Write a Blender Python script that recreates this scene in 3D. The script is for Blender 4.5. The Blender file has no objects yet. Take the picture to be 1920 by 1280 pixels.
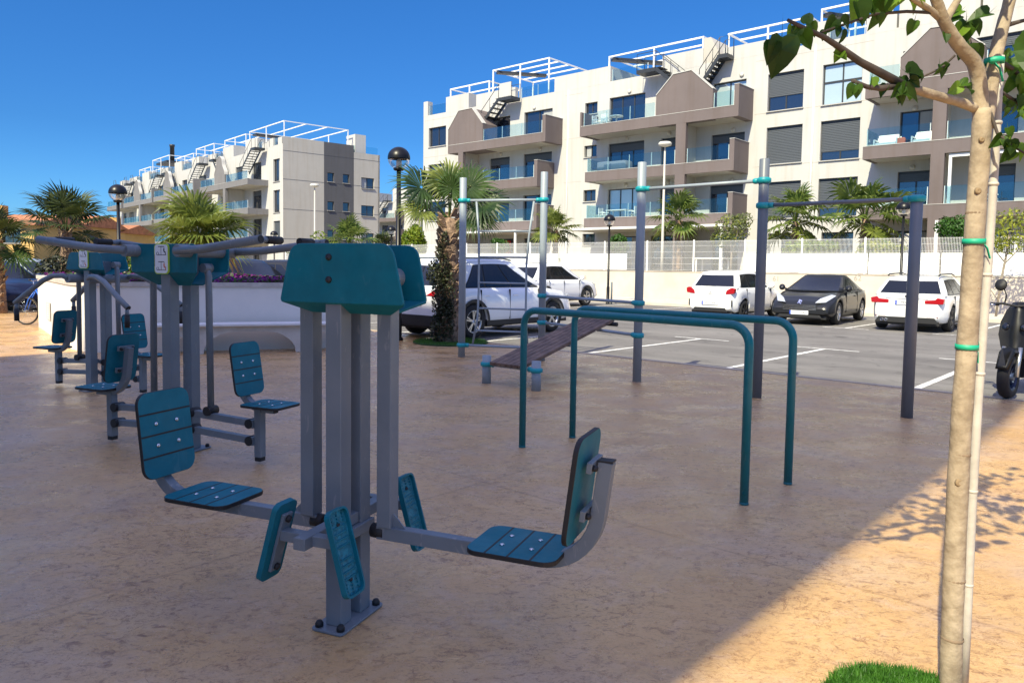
import bpy, bmesh, math, random
from mathutils import Vector, Matrix
R = math.radians
sc = bpy.context.scene
col = sc.collection
# ------------------------------------------------------------------ camera
F = 1400.0; V0 = 588.0; P = math.atan(87 / F); H = 1.5; RO = .0145
cp, sp, cr, sr = math.cos(P), math.sin(P), math.cos(RO), math.sin(RO)
cd = bpy.data.cameras.new('camera'); cam = bpy.data.objects.new('camera', cd); col.objects.link(cam)
cd.sensor_width = 36; cd.lens = 36 * F / 1920; cd.shift_y = -(640 - V0) / 1920
cd.clip_start = .05; cd.clip_end = 3000
fw = Vector((0, cp, -sp)); u0 = Vector((0, sp, cp)); r0 = Vector((1, 0, 0))
rx = r0 * cr + u0 * sr; ux = u0 * cr - r0 * sr
m = Matrix((rx, ux, -fw)).transposed().to_4x4(); m.translation = (0, 0, H)
cam.matrix_world = m
sc.camera = cam
# ------------------------------------------------------------------ light
SUN_AZ, SUN_EL = 30.0, 46.0           # azimuth the light travels to, elevation
w = bpy.data.worlds.new('World'); sc.world = w; w.use_nodes = True
nt = w.node_tree; nt.nodes.clear()
sky = nt.nodes.new('ShaderNodeTexSky'); sky.sky_type = 'NISHITA'; sky.sun_disc = False
sky.sun_elevation = R(SUN_EL); sky.sun_rotation = R(SUN_AZ + 180); sky.altitude = 0
sky.air_density = 1.0; sky.dust_density = .25; sky.ozone_density = 2.2
# low sky kept deep blue; unseen high sky warmed and brightened as shade fill
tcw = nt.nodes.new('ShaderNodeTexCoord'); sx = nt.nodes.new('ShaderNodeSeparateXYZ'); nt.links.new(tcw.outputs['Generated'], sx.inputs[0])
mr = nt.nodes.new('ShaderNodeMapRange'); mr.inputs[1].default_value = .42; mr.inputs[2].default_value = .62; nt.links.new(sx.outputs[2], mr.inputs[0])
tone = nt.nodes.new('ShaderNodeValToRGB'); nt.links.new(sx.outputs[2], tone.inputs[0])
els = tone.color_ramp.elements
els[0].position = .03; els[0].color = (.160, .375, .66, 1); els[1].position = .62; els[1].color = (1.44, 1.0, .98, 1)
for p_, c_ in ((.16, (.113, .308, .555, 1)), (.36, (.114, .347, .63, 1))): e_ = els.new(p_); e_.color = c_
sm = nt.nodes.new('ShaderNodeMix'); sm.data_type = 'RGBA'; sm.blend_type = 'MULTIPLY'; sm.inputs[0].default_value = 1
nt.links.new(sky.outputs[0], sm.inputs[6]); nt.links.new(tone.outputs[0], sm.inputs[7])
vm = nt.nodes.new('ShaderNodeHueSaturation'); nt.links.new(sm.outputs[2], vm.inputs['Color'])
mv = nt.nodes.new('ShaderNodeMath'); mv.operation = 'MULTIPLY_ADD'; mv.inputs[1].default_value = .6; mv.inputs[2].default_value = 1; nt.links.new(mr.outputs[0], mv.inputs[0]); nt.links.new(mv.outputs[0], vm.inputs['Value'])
bg = nt.nodes.new('ShaderNodeBackground'); bg.inputs[1].default_value = .15
ow = nt.nodes.new('ShaderNodeOutputWorld')
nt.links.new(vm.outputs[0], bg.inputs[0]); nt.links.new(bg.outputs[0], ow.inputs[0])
sd = bpy.data.lights.new('sun', 'SUN'); sd.energy = 4.7; sd.angle = R(.53); sd.color = (1, .93, .66)
sun = bpy.data.objects.new('sun', sd); col.objects.link(sun)
tr = Vector((math.sin(R(SUN_AZ)) * math.cos(R(SUN_EL)), math.cos(R(SUN_AZ)) * math.cos(R(SUN_EL)), -math.sin(R(SUN_EL))))
sun.rotation_euler = tr.to_track_quat('-Z', 'Y').to_euler(); sun.location = (-10, -20, 40)
sc.view_settings.view_transform = 'Standard'; sc.view_settings.look = 'None'
sc.view_settings.exposure = 0.7; sc.view_settings.gamma = 1
# ------------------------------------------------------------------ measuring helpers (photo pixel -> place)
def ray(u, v):
    x = (u - 960) / F; y = -(v - V0) / F
    a = x * cr - y * sr; b = x * sr + y * cr
    return Vector((a, cp + b * sp, -sp + b * cp))
def G(u, v, z=0):
    d = ray(u, v); t = (z - H) / d.z
    return Vector((d.x * t, d.y * t, z))
def at(u, v, Y):
    d = ray(u, v); t = Y / d.y
    return Vector((d.x * t, Y, H + d.z * t))
AL = R(42)
EX = Vector((math.sin(AL), math.cos(AL), 0)); WX = Vector((math.cos(AL), -math.sin(AL), 0))
GR = -AL                                # rotation of the street grid: local x = WX, local y = EX
def xy(a, b, z=0): return WX * a + EX * b + Vector((0, 0, z))
# ------------------------------------------------------------------ materials
MATS = {}
def mat(name, colr, rough=.6, metal=0, spec=.5, noise=None, bump=None, coat=0, streak=0):
    """noise=(scale, amount, [second colour]); bump=(scale, strength)"""
    if name in MATS: return MATS[name]
    M = bpy.data.materials.new(name); M.use_nodes = True; n = M.node_tree; b = n.nodes['Principled BSDF']
    b.inputs['Base Color'].default_value = (*colr, 1); b.inputs['Roughness'].default_value = rough
    b.inputs['Metallic'].default_value = metal; b.inputs['Specular IOR Level'].default_value = spec
    b.inputs['Coat Weight'].default_value = coat
    if noise or bump:
        tc = n.nodes.new('ShaderNodeTexCoord')
    if noise:
        t = n.nodes.new('ShaderNodeTexNoise'); t.inputs['Scale'].default_value = noise[0]; t.inputs['Detail'].default_value = 6
        t.inputs['Roughness'].default_value = .65
        n.links.new(tc.outputs['Object'], t.inputs['Vector'])
        r = n.nodes.new('ShaderNodeValToRGB'); k = noise[1]
        c2 = noise[2] if len(noise) > 2 else tuple(c * (1 - k) for c in colr)
        c1 = tuple(min(1, c * (1 + k * .5)) for c in colr)
        r.color_ramp.elements[0].position = .36; r.color_ramp.elements[1].position = .64
        r.color_ramp.elements[0].color = (*c2, 1); r.color_ramp.elements[1].color = (*c1, 1)
        n.links.new(t.outputs[0], r.inputs[0]); n.links.new(r.outputs[0], b.inputs['Base Color'])
        if streak:                                # rain streaks and patchy weathering running down the render
            mp = n.nodes.new('ShaderNodeMapping'); mp.inputs['Scale'].default_value = (2.2, 2.2, .16); n.links.new(tc.outputs['Object'], mp.inputs[0])
            t3 = n.nodes.new('ShaderNodeTexNoise'); t3.inputs['Scale'].default_value = 1.6; t3.inputs['Detail'].default_value = 7; n.links.new(mp.outputs[0], t3.inputs['Vector'])
            r3 = n.nodes.new('ShaderNodeValToRGB'); r3.color_ramp.elements[0].position = .30; r3.color_ramp.elements[1].position = .52; q = 1 - streak
            r3.color_ramp.elements[0].color = (q, q * .97, q * .93, 1); r3.color_ramp.elements[1].color = (1, 1, 1, 1); n.links.new(t3.outputs[0], r3.inputs[0])
            mm = n.nodes.new('ShaderNodeMix'); mm.data_type = 'RGBA'; mm.blend_type = 'MULTIPLY'; mm.inputs[0].default_value = 1
            n.links.new(r.outputs[0], mm.inputs[6]); n.links.new(r3.outputs[0], mm.inputs[7]); n.links.new(mm.outputs[2], b.inputs['Base Color'])
    if bump:
        t2 = n.nodes.new('ShaderNodeTexNoise'); t2.inputs['Scale'].default_value = bump[0]; t2.inputs['Detail'].default_value = 4
        n.links.new(tc.outputs['Object'], t2.inputs['Vector'])
        bp = n.nodes.new('ShaderNodeBump'); bp.inputs['Strength'].default_value = bump[1]; bp.inputs['Distance'].default_value = .02
        n.links.new(t2.outputs[0], bp.inputs['Height']); n.links.new(bp.outputs[0], b.inputs['Normal'])
    MATS[name] = M; return M
def leafmat(name, c1, c2, sc_=2.5, trans=.35):
    if name in MATS: return MATS[name]
    M = bpy.data.materials.new(name); M.use_nodes = True; n = M.node_tree; b = n.nodes['Principled BSDF']
    tc = n.nodes.new('ShaderNodeTexCoord'); t = n.nodes.new('ShaderNodeTexNoise'); t.inputs['Scale'].default_value = sc_; t.inputs['Detail'].default_value = 5
    n.links.new(tc.outputs['Object'], t.inputs['Vector'])
    r = n.nodes.new('ShaderNodeValToRGB'); r.color_ramp.elements[0].position = .38; r.color_ramp.elements[1].position = .62
    r.color_ramp.elements[0].color = (*c1, 1); r.color_ramp.elements[1].color = (*c2, 1)
    n.links.new(t.outputs[0], r.inputs[0]); n.links.new(r.outputs[0], b.inputs['Base Color'])
    b.inputs['Roughness'].default_value = .45; b.inputs['Specular IOR Level'].default_value = .35
    tl = n.nodes.new('ShaderNodeBsdfTranslucent'); n.links.new(r.outputs[0], tl.inputs[0])
    mx = n.nodes.new('ShaderNodeMixShader'); mx.inputs[0].default_value = trans
    n.links.new(b.outputs[0], mx.inputs[1]); n.links.new(tl.outputs[0], mx.inputs[2])
    n.links.new(mx.outputs[0], n.nodes['Material Output'].inputs[0])
    MATS[name] = M; return M
def glassmat(name, tint, refl=.12):
    if name in MATS: return MATS[name]
    M = bpy.data.materials.new(name); M.use_nodes = True; n = M.node_tree; n.nodes.remove(n.nodes['Principled BSDF'])
    t = n.nodes.new('ShaderNodeBsdfTransparent'); t.inputs[0].default_value = (*tint, 1)
    g = n.nodes.new('ShaderNodeBsdfGlossy'); g.inputs['Roughness'].default_value = .02
    lw = n.nodes.new('ShaderNodeLayerWeight'); lw.inputs[0].default_value = .3
    a = n.nodes.new('ShaderNodeMath'); a.operation = 'MULTIPLY_ADD'; a.inputs[1].default_value = .4; a.inputs[2].default_value = refl; a.use_clamp = True
    mx = n.nodes.new('ShaderNodeMixShader')
    n.links.new(lw.outputs['Fresnel'], a.inputs[0]); n.links.new(a.outputs[0], mx.inputs[0])
    n.links.new(t.outputs[0], mx.inputs[1]); n.links.new(g.outputs[0], mx.inputs[2])
    n.links.new(mx.outputs[0], n.nodes['Material Output'].inputs[0])
    MATS[name] = M; return M
def winmat(name, dark=(.02, .027, .04), refl=.3):
    if name in MATS: return MATS[name]
    M = bpy.data.materials.new(name); M.use_nodes = True; n = M.node_tree; b = n.nodes['Principled BSDF']
    b.inputs['Base Color'].default_value = (*dark, 1); b.inputs['Roughness'].default_value = .2; b.inputs['Specular IOR Level'].default_value = .15
    g = n.nodes.new('ShaderNodeBsdfGlossy'); g.inputs['Roughness'].default_value = .03; g.inputs[0].default_value = (.85, .9, 1, 1)
    tc = n.nodes.new('ShaderNodeTexCoord'); tn = n.nodes.new('ShaderNodeTexNoise'); tn.inputs['Scale'].default_value = .9
    n.links.new(tc.outputs['Object'], tn.inputs[0]); bp = n.nodes.new('ShaderNodeBump'); bp.inputs['Strength'].default_value = .06
    n.links.new(tn.outputs[0], bp.inputs['Height']); n.links.new(bp.outputs[0], g.inputs['Normal'])
    mx = n.nodes.new('ShaderNodeMixShader'); mx.inputs[0].default_value = refl
    n.links.new(b.outputs[0], mx.inputs[1]); n.links.new(g.outputs[0], mx.inputs[2])
    n.links.new(mx.outputs[0], n.nodes['Material Output'].inputs[0])
    MATS[name] = M; return M
TEAL = mat('teal_panel', (.003, .142, .19), .5, 0, .25, noise=(9, .12), bump=(260, .05))
TEALM = mat('teal_coated_steel', (.003, .150, .175), .38, 0, .4, noise=(6, .1))
CLAMP = mat('turquoise_clamp', (.006, .30, .33), .4)
GREY = mat('grey_painted_steel', (.150, .180, .205), .42, noise=(5, .07), bump=(300, .03))
BLACK = mat('black_rubber', (.012, .012, .013), .6)
STEEL = mat('bright_bolt', (.6, .62, .64), .25, 1)
WHITEW = mat('white_render', (.50, .492, .472), .85, noise=(.35, .05), bump=(40, .05), streak=0.06)
CREAMW = mat('cream_render', (.475, .445, .395), .85, noise=(.3, .06), bump=(40, .05), streak=0.06)
BROWN = mat('mauve_brown_render', (.150, .122, .120), .85, noise=(.5, .08), streak=0.08)
GREYR = mat('grey_render', (.185, .18, .185), .85, noise=(.5, .06), streak=0.08)
DGREYR = mat('dark_grey_render', (.095, .095, .104), .85, noise=(.5, .06), streak=0.08)
WHITEM = mat('white_painted_metal', (.82, .82, .80), .4)
DARKM = mat('anthracite_frame', (.03, .033, .038), .45)
SHUT = mat('slate_shutter', (.085, .095, .108), .5)
WIN = winmat('window_glass', (.014, .018, .028), .13); CARG = winmat('car_glass', (.006, .007, .009), .055)
WINL = winmat('pale_curtained_glass', (.42, .52, .55), .2)
GLASS = glassmat('railing_glass', (.84, .94, .95), .03)
LGLASS = glassmat('lamp_glass', (.95, .95, .95), .10)
BARK = None
def scuff(M, light, amt, scale):
    """sparse scratches, dust and uneven gloss on a painted surface"""
    n = M.node_tree; b = n.nodes['Principled BSDF']; L = n.links.new; src = b.inputs['Base Color'].links[0].from_socket
    tc = n.nodes.new('ShaderNodeTexCoord')
    def noise(s, det, st=(1, 1, 1), dist=0):
        mp = n.nodes.new('ShaderNodeMapping'); mp.inputs['Scale'].default_value = st; L(tc.outputs['Object'], mp.inputs[0])
        t = n.nodes.new('ShaderNodeTexNoise'); t.inputs['Scale'].default_value = s; t.inputs['Detail'].default_value = det; t.inputs['Distortion'].default_value = dist; L(mp.outputs[0], t.inputs['Vector']); return t.outputs[0]
    def ramp(s, p0, c0, p1, c1):
        r = n.nodes.new('ShaderNodeValToRGB'); e = r.color_ramp.elements; e[0].position = p0; e[1].position = p1; e[0].color = (c0,) * 3 + (1,); e[1].color = (c1,) * 3 + (1,); L(s, r.inputs[0]); return r.outputs[0]
    a = ramp(noise(scale, 6, (1, 1, .35), 1.5), .63, 0, .68, amt); d = ramp(noise(3.5, 5), .45, 0, .75, amt * .45)
    mx = n.nodes.new('ShaderNodeMath'); mx.operation = 'MAXIMUM'; L(a, mx.inputs[0]); L(d, mx.inputs[1])
    x = n.nodes.new('ShaderNodeMix'); x.data_type = 'RGBA'; L(mx.outputs[0], x.inputs[0]); L(src, x.inputs[6]); x.inputs[7].default_value = (*light, 1); L(x.outputs[2], b.inputs['Base Color'])
    r0_ = b.inputs['Roughness'].default_value; L(ramp(noise(7, 6), .3, max(.1, r0_ - .14), .7, r0_ + .16), b.inputs['Roughness'])
scuff(GREY, (.40, .38, .35), .30, 22); scuff(TEAL, (.10, .22, .24), .16, 24); scuff(TEALM, (.12, .24, .26), .3, 26)
# ------------------------------------------------------------------ mesh helpers
class MB:
    def __init__(s): s.b = bmesh.new()
    def face(s, pts, mi=0, sm=False):
        f = s.b.faces.new([s.b.verts.new(p) for p in pts]); f.material_index = mi; f.smooth = sm; return f
    def box(s, x0, x1, y0, y1, z0, z1, mi=0, M=None):
        v = [Vector((x, y, z)) for z in (z0, z1) for y in (y0, y1) for x in (x0, x1)]
        if M is not None: v = [M @ q for q in v]
        v = [s.b.verts.new(q) for q in v]
        for i in ((0, 2, 3, 1), (4, 5, 7, 6), (0, 1, 5, 4), (2, 6, 7, 3), (0, 4, 6, 2), (1, 3, 7, 5)):
            f = s.b.faces.new([v[k] for k in i]); f.material_index = mi
        return s
    def grid(s, rings, mi=0, sm=True, closed=True, cap=True):
        vs = [[s.b.verts.new(p) for p in r] for r in rings]
        n = len(vs[0])
        for i in range(len(vs) - 1):
            for j in range(n if closed else n - 1):
                k = (j + 1) % n
                f = s.b.faces.new((vs[i][j], vs[i][k], vs[i + 1][k], vs[i + 1][j])); f.smooth = sm; f.material_index = mi
        if cap and closed:
            for q in (vs[0][::-1], vs[-1]):
                try:
                    f = s.b.faces.new(q); f.material_index = mi
                except ValueError: pass
        return s
    def tube(s, pts, r, n=12, mi=0, cap=True):
        pts = [Vector(p) for p in pts]; rs = r if isinstance(r, (list, tuple)) else [r] * len(pts)
        rings = []; up = None
        for i, p in enumerate(pts):
            d = (pts[min(i + 1, len(pts) - 1)] - pts[max(i - 1, 0)])
            d.normalize()
            if up is None: up = Vector((0, 0, 1)) if abs(d.z) < .9 else Vector((1, 0, 0))
            x = d.cross(up); x.normalize(); up = x.cross(d); up.normalize()
            rings.append([p + (x * math.cos(t) + up * math.sin(t)) * rs[i] for t in [2 * math.pi * k / n for k in range(n)]])
        return s.grid(rings, mi, True, True, cap)
    def bar(s, pts, wd, ht, mi=0, side=(0, 1, 0)):
        """rectangular bar swept along pts; wd along 'side', ht across"""
        pts = [Vector(p) for p in pts]; sd_ = Vector(side).normalized(); rings = []
        for i, p in enumerate(pts):
            d = (pts[min(i + 1, len(pts) - 1)] - pts[max(i - 1, 0)]).normalized()
            q = d.cross(sd_); q.normalize()
            s2 = q.cross(d); s2.normalize()
            rings.append([p + s2 * wd / 2 + q * ht / 2, p - s2 * wd / 2 + q * ht / 2, p - s2 * wd / 2 - q * ht / 2, p + s2 * wd / 2 - q * ht / 2])
        return s.grid(rings, mi, False)
    def lathe(s, prof, n=20, o=(0, 0, 0), ax=None, mi=0, cap=True, sm=True):
        o = Vector(o); Q = Matrix.Identity(3) if ax is None else Vector((0, 0, 1)).rotation_difference(Vector(ax)).to_matrix()
        return s.grid([[o + Q @ Vector((r * math.cos(2 * math.pi * k / n), r * math.sin(2 * math.pi * k / n), z)) for k in range(n)] for r, z in prof], mi, sm, True, cap)
    def prism(s, poly, t, M=None, mi=0, mi_side=None, off=0):
        """2d polygon (x,y) extruded along z from off to off+t, then M"""
        M = M or Matrix.Identity(4); ms = mi if mi_side is None else mi_side
        a = [s.b.verts.new(M @ Vector((x, y, off))) for x, y in poly]; c = [s.b.verts.new(M @ Vector((x, y, off + t))) for x, y in poly]
        f = s.b.faces.new(a[::-1]); f.material_index = mi
        f = s.b.faces.new(c); f.material_index = mi
        for i in range(len(poly)):
            k = (i + 1) % len(poly)
            f = s.b.faces.new((a[i], a[k], c[k], c[i])); f.material_index = ms
        return s
    def build(s, name, mats, parent=None, loc=None, bevel=0, seg=2, smooth=None, rotz=None):
        bmesh.ops.recalc_face_normals(s.b, faces=s.b.faces)
        me = bpy.data.meshes.new(name); s.b.to_mesh(me); s.b.free()
        if not isinstance(mats, (list, tuple)): mats = [mats]
        for q in mats: me.materials.append(q)
        o = bpy.data.objects.new(name, me); col.objects.link(o)
        if parent is not None: o.parent = parent
        if loc is not None: o.location = loc
        if rotz is not None: o.rotation_euler.z = rotz
        if bevel:
            bv = o.modifiers.new('bevel', 'BEVEL'); bv.width = bevel; bv.segments = seg; bv.limit_method = 'ANGLE'; bv.angle_limit = R(40)
            bv.harden_normals = False
        return o
def islands(bm):
    seen = set(); out = []
    for v in bm.verts:
        if v in seen: continue
        st = [v]; seen.add(v); isl = []
        while st:
            q = st.pop(); isl.append(q)
            for e in q.link_edges:
                o_ = e.other_vert(q)
                if o_ not in seen: seen.add(o_); st.append(o_)
        out.append(isl)
    return out
def build_each(mb, name, mats, parent=None, **k):
    """one object per separate piece"""
    res = []
    mb.b.verts.index_update()
    for isl in islands(mb.b):
        ids = {v: i for i, v in enumerate(isl)}; n = MB(); nv = [n.b.verts.new(v.co) for v in isl]
        for f in set(f for v in isl for f in v.link_faces):
            g = n.b.faces.new([nv[ids[v]] for v in f.verts]); g.material_index = f.material_index; g.smooth = f.smooth
        res.append(n.build(name, mats, parent, **k))
    mb.b.free(); return res
def raw(name, verts, faces, mats, parent=None, mi=None, smooth=False):
    me = bpy.data.meshes.new(name); me.from_pydata(verts, [], faces)
    for q in (mats if isinstance(mats, (list, tuple)) else [mats]): me.materials.append(q)
    if mi: me.polygons.foreach_set('material_index', mi)
    if smooth: me.polygons.foreach_set('use_smooth', [True] * len(faces))
    o = bpy.data.objects.new(name, me); col.objects.link(o)
    if parent is not None: o.parent = parent
    return o
def tag(o, label=None, cat=None, group=None, kind=None):
    if label: o['label'] = label
    if cat: o['category'] = cat
    if group: o['group'] = group
    if kind: o['kind'] = kind
    return o
def thing(name, label, cat, loc=(0, 0, 0), rotz=0, group=None):
    o = bpy.data.objects.new(name, None); col.objects.link(o); o.location = loc; o.rotation_euler = (0, 0, rotz); o.empty_display_size = .2
    return tag(o, label, cat, group)
def copy_tree(o, parent=None):
    c = o.copy(); col.objects.link(c); c.parent = parent
    for ch in [q for q in col.objects if q.parent is o]: copy_tree(ch, c)
    return c
def rrect(w_, h_, r, n=5, x=0, y=0):
    pts = []
    for cx, cy, a in ((w_ / 2 - r, h_ / 2 - r, 0), (-w_ / 2 + r, h_ / 2 - r, 90), (-w_ / 2 + r, -h_ / 2 + r, 180), (w_ / 2 - r, -h_ / 2 + r, 270)):
        for k in range(n + 1):
            t = R(a + 90 * k / n); pts.append((x + cx + r * math.cos(t), y + cy + r * math.sin(t)))
    return pts
def roundpoly(poly, rads, n=5):
    out = []
    N = len(poly)
    for i in range(N):
        p = Vector((*poly[i], 0)); a = (Vector((*poly[i - 1], 0)) - p).normalized(); b = (Vector((*poly[(i + 1) % N], 0)) - p).normalized()
        r = rads[i]
        if r == 0: out.append(tuple(p[:2])); continue
        for k in range(n + 1):
            t = k / n; q = (p + a * r) * (1 - t) ** 2 + p * 2 * t * (1 - t) + (p + b * r) * t * t
            out.append((q.x, q.y))
    return out
def text_mesh(name, s, size, material, parent, M, extrude=.001):
    cu = bpy.data.curves.new(name, 'FONT'); cu.body = s; cu.size = size; cu.align_x = 'CENTER'; cu.align_y = 'CENTER'; cu.extrude = extrude
    t = bpy.data.objects.new(name + '_curve', cu); col.objects.link(t)
    dg = bpy.context.evaluated_depsgraph_get(); me = bpy.data.meshes.new_from_object(t.evaluated_get(dg))
    bpy.data.objects.remove(t); bpy.data.curves.remove(cu)
    me.materials.clear(); me.materials.append(material); me.transform(M); me.name = name
    o = bpy.data.objects.new(name, me); col.objects.link(o); o.parent = parent; return o
def frame(o, x, y):
    """4x4 from origin and two axes"""
    x = Vector(x).normalized(); y = Vector(y).normalized(); z = x.cross(y)
    M_ = Matrix((x, y, z)).transposed().to_4x4(); M_.translation = Vector(o); return M_
def proj_v(p):
    z = p.z - H; f = p.y * cp - z * sp; u = p.y * sp + z * cp
    return V0 - F * (-p.x * sr + u * cr) / f
# ------------------------------------------------------------------ ground
def plazamat():
    M = bpy.data.materials.new('stamped_concrete'); M.use_nodes = True; n = M.node_tree; b = n.nodes['Principled BSDF']; L = n.links.new
    tc = n.nodes.new('ShaderNodeTexCoord')
    def noise(scale, det=6, stretch=None, rough=.6, dist=0):
        t = n.nodes.new('ShaderNodeTexNoise'); t.inputs['Scale'].default_value = scale; t.inputs['Detail'].default_value = det
        t.inputs['Roughness'].default_value = rough; t.inputs['Distortion'].default_value = dist
        if stretch:
            mp = n.nodes.new('ShaderNodeMapping'); mp.inputs['Scale'].default_value = stretch; mp.inputs['Rotation'].default_value = (0, 0, R(-20))
            L(tc.outputs['Object'], mp.inputs[0]); L(mp.outputs[0], t.inputs['Vector'])
        else: L(tc.outputs['Object'], t.inputs['Vector'])
        return t
    def ramp(src, p0, c0, p1, c1):
        r = n.nodes.new('ShaderNodeValToRGB'); r.color_ramp.elements[0].position = p0; r.color_ramp.elements[1].position = p1
        r.color_ramp.elements[0].color = (*c0, 1); r.color_ramp.elements[1].color = (*c1, 1); L(src, r.inputs[0]); return r
    def mixc(fac, a, c, mode='MIX'):
        x = n.nodes.new('ShaderNodeMix'); x.data_type = 'RGBA'; x.blend_type = mode
        if isinstance(fac, float): x.inputs[0].default_value = fac
        else: L(fac, x.inputs[0])
        L(a, x.inputs[6]); L(c, x.inputs[7]); return x.outputs[2]
    base = ramp(noise(.5, 5).outputs[0], .34, (.58, .36, .148), .66, (.68, .43, .185))
    patches = ramp(noise(1.7, 7, None, .72).outputs[0],   .40, (.86, .80, .78), .60, (1, 1, 1))
    c = mixc(.55, base.outputs[0], patches.outputs[0], 'MULTIPLY')
    pale = ramp(noise(4.5, 8, (1, 1.4, 1), .75, .6).outputs[0], .52, (0, 0, 0), .70, (1, 1, 1))
    rgb = n.nodes.new('ShaderNodeRGB'); rgb.outputs[0].default_value = (.64, .46, .36, 1)
    pf_ = n.nodes.new('ShaderNodeMath'); pf_.operation = 'MULTIPLY'; pf_.inputs[1].default_value = .3; L(pale.outputs[0], pf_.inputs[0])
    c = mixc(pf_.outputs[0], c, rgb.outputs[0])
    grey = ramp(noise(1.15, 8, (1, 1.2, 1), .68, .5).outputs[0], .46, (0, 0, 0), .66, (1, 1, 1))
    rg2 = n.nodes.new('ShaderNodeRGB'); rg2.outputs[0].default_value = (.50, .385, .30, 1)
    pg = n.nodes.new('ShaderNodeMath'); pg.operation = 'MULTIPLY'; pg.inputs[1].default_value = .45; L(grey.outputs[0], pg.inputs[0])
    c = mixc(pg.outputs[0], c, rg2.outputs[0])
    # chipped slate ridges: thin broken contour lines, all lying about the same way
    for vs_, st, amt, s_ in ((3.0, (1, 1.3, 1), .9, .014), (8.0, (1, 1.5, 1), .75, .018), (19, (1, 1.5, 1), .6, .024)):
        vn = noise(vs_, 8, st, .62, 1.1); vr = ramp(vn.outputs[0], .5 - s_, (1, 1, 1), .5, (.38, .24, .20)); e_ = vr.color_ramp.elements.new(.5 + s_ * .5); e_.color = (1, 1, 1, 1)
        vm_ = ramp(noise(vs_ * .55, 5, None, .65).outputs[0], .50, (0, 0, 0), .60, (amt, amt, amt))
        c = mixc(vm_.outputs[0], c, vr.outputs[0], 'MULTIPLY')
    # slate-like stamped flakes: reddish brown specks that lie in short streaks
    dens = ramp(noise(.9, 4).outputs[0], .35, (.35, .35, .35), .62, (1, 1, 1))
    sp_ = ramp(noise(17, 10, (1, 1.5, 1), .80, 1.0).outputs[0], .525, (1, 1, 1), .585, (.28, .17, .15))
    f1 = n.nodes.new('ShaderNodeMath'); f1.operation = 'MULTIPLY'; f1.inputs[1].default_value = .66; L(dens.outputs[0], f1.inputs[0])
    c = mixc(f1.outputs[0], c, sp_.outputs[0], 'MULTIPLY')
    sp2 = ramp(noise(60, 8, (1, 1.4, 1), .78, .8).outputs[0], .55, (1, 1, 1), .63, (.46, .30, .26))
    c = mixc(.6, c, sp2.outputs[0], 'MULTIPLY')
    # fine wandering cracks of the stamp pattern
    nn = noise(1.3, 7, None, .7)
    ad = n.nodes.new('ShaderNodeMix'); ad.data_type = 'RGBA'; ad.blend_type = 'LINEAR_LIGHT'; ad.inputs[0].default_value = .55
    L(tc.outputs['Object'], ad.inputs[6]); L(nn.outputs[1], ad.inputs[7])
    white = n.nodes.new('ShaderNodeRGB'); white.outputs[0].default_value = (1, 1, 1, 1)
    for sc_, wd, seed in ((.8, .006, 0), (1.9, .010, 3)):
        vo = n.nodes.new('ShaderNodeTexVoronoi'); vo.feature = 'DISTANCE_TO_EDGE'; vo.inputs['Scale'].default_value = sc_; L(ad.outputs[2], vo.inputs['Vector'])
        cr_ = ramp(vo.outputs['Distance'], .0, (.40, .25, .20), wd, (1, 1, 1))
        brk = ramp(noise(1.9 + seed, 4).outputs[0], .52, (0, 0, 0), .60, (.8, .8, .8))
        c = mixc(.9, c, mixc(brk.outputs[0], white.outputs[0], cr_.outputs[0]), 'MULTIPLY')
    # saw-cut joints on the street grid
    mj = n.nodes.new('ShaderNodeMapping'); mj.inputs['Rotation'].default_value = (0, 0, AL); L(tc.outputs['Object'], mj.inputs[0])
    sj = n.nodes.new('ShaderNodeSeparateXYZ'); L(mj.outputs[0], sj.inputs[0])
    for ax, per, o_ in ((0, 4.2, .35), (1, 4.2, .62)):
        m1 = n.nodes.new('ShaderNodeMath'); m1.operation = 'MULTIPLY_ADD'; m1.inputs[1].default_value = 1 / per; m1.inputs[2].default_value = o_; L(sj.outputs[ax], m1.inputs[0])
        m2 = n.nodes.new('ShaderNodeMath'); m2.operation = 'FRACT'; L(m1.outputs[0], m2.inputs[0])
        jr = ramp(m2.outputs[0], .498, (1, 1, 1), .5, (.34, .24, .2)); k_ = jr.color_ramp.elements.new(.502); k_.color = (1, 1, 1, 1)
        c = mixc(.38, c, jr.outputs[0], 'MULTIPLY')
    L(c, b.inputs['Base Color'])
    hn = noise(17, 10, (1, 1.5, 1), .80, 1.0); h2 = noise(2.0, 5)
    ma = n.nodes.new('ShaderNodeMath'); ma.operation = 'MULTIPLY_ADD'; ma.inputs[1].default_value = .8
    L(hn.outputs[0], ma.inputs[0]); L(h2.outputs[0], ma.inputs[2])
    bp = n.nodes.new('ShaderNodeBump'); bp.inputs['Strength'].default_value = .6; bp.inputs['Distance'].default_value = .011
    L(ma.outputs[0], bp.inputs['Height']); L(bp.outputs[0], b.inputs['Normal'])
    rr = ramp(noise(1.4, 7, (1, 1.2, 1), .7).outputs[0], .38, (.16, .16, .16), .62, (.46, .46, .46)); L(rr.outputs[0], b.inputs['Roughness'])
    b.inputs['Specular IOR Level'].default_value = .5
    return M
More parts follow.
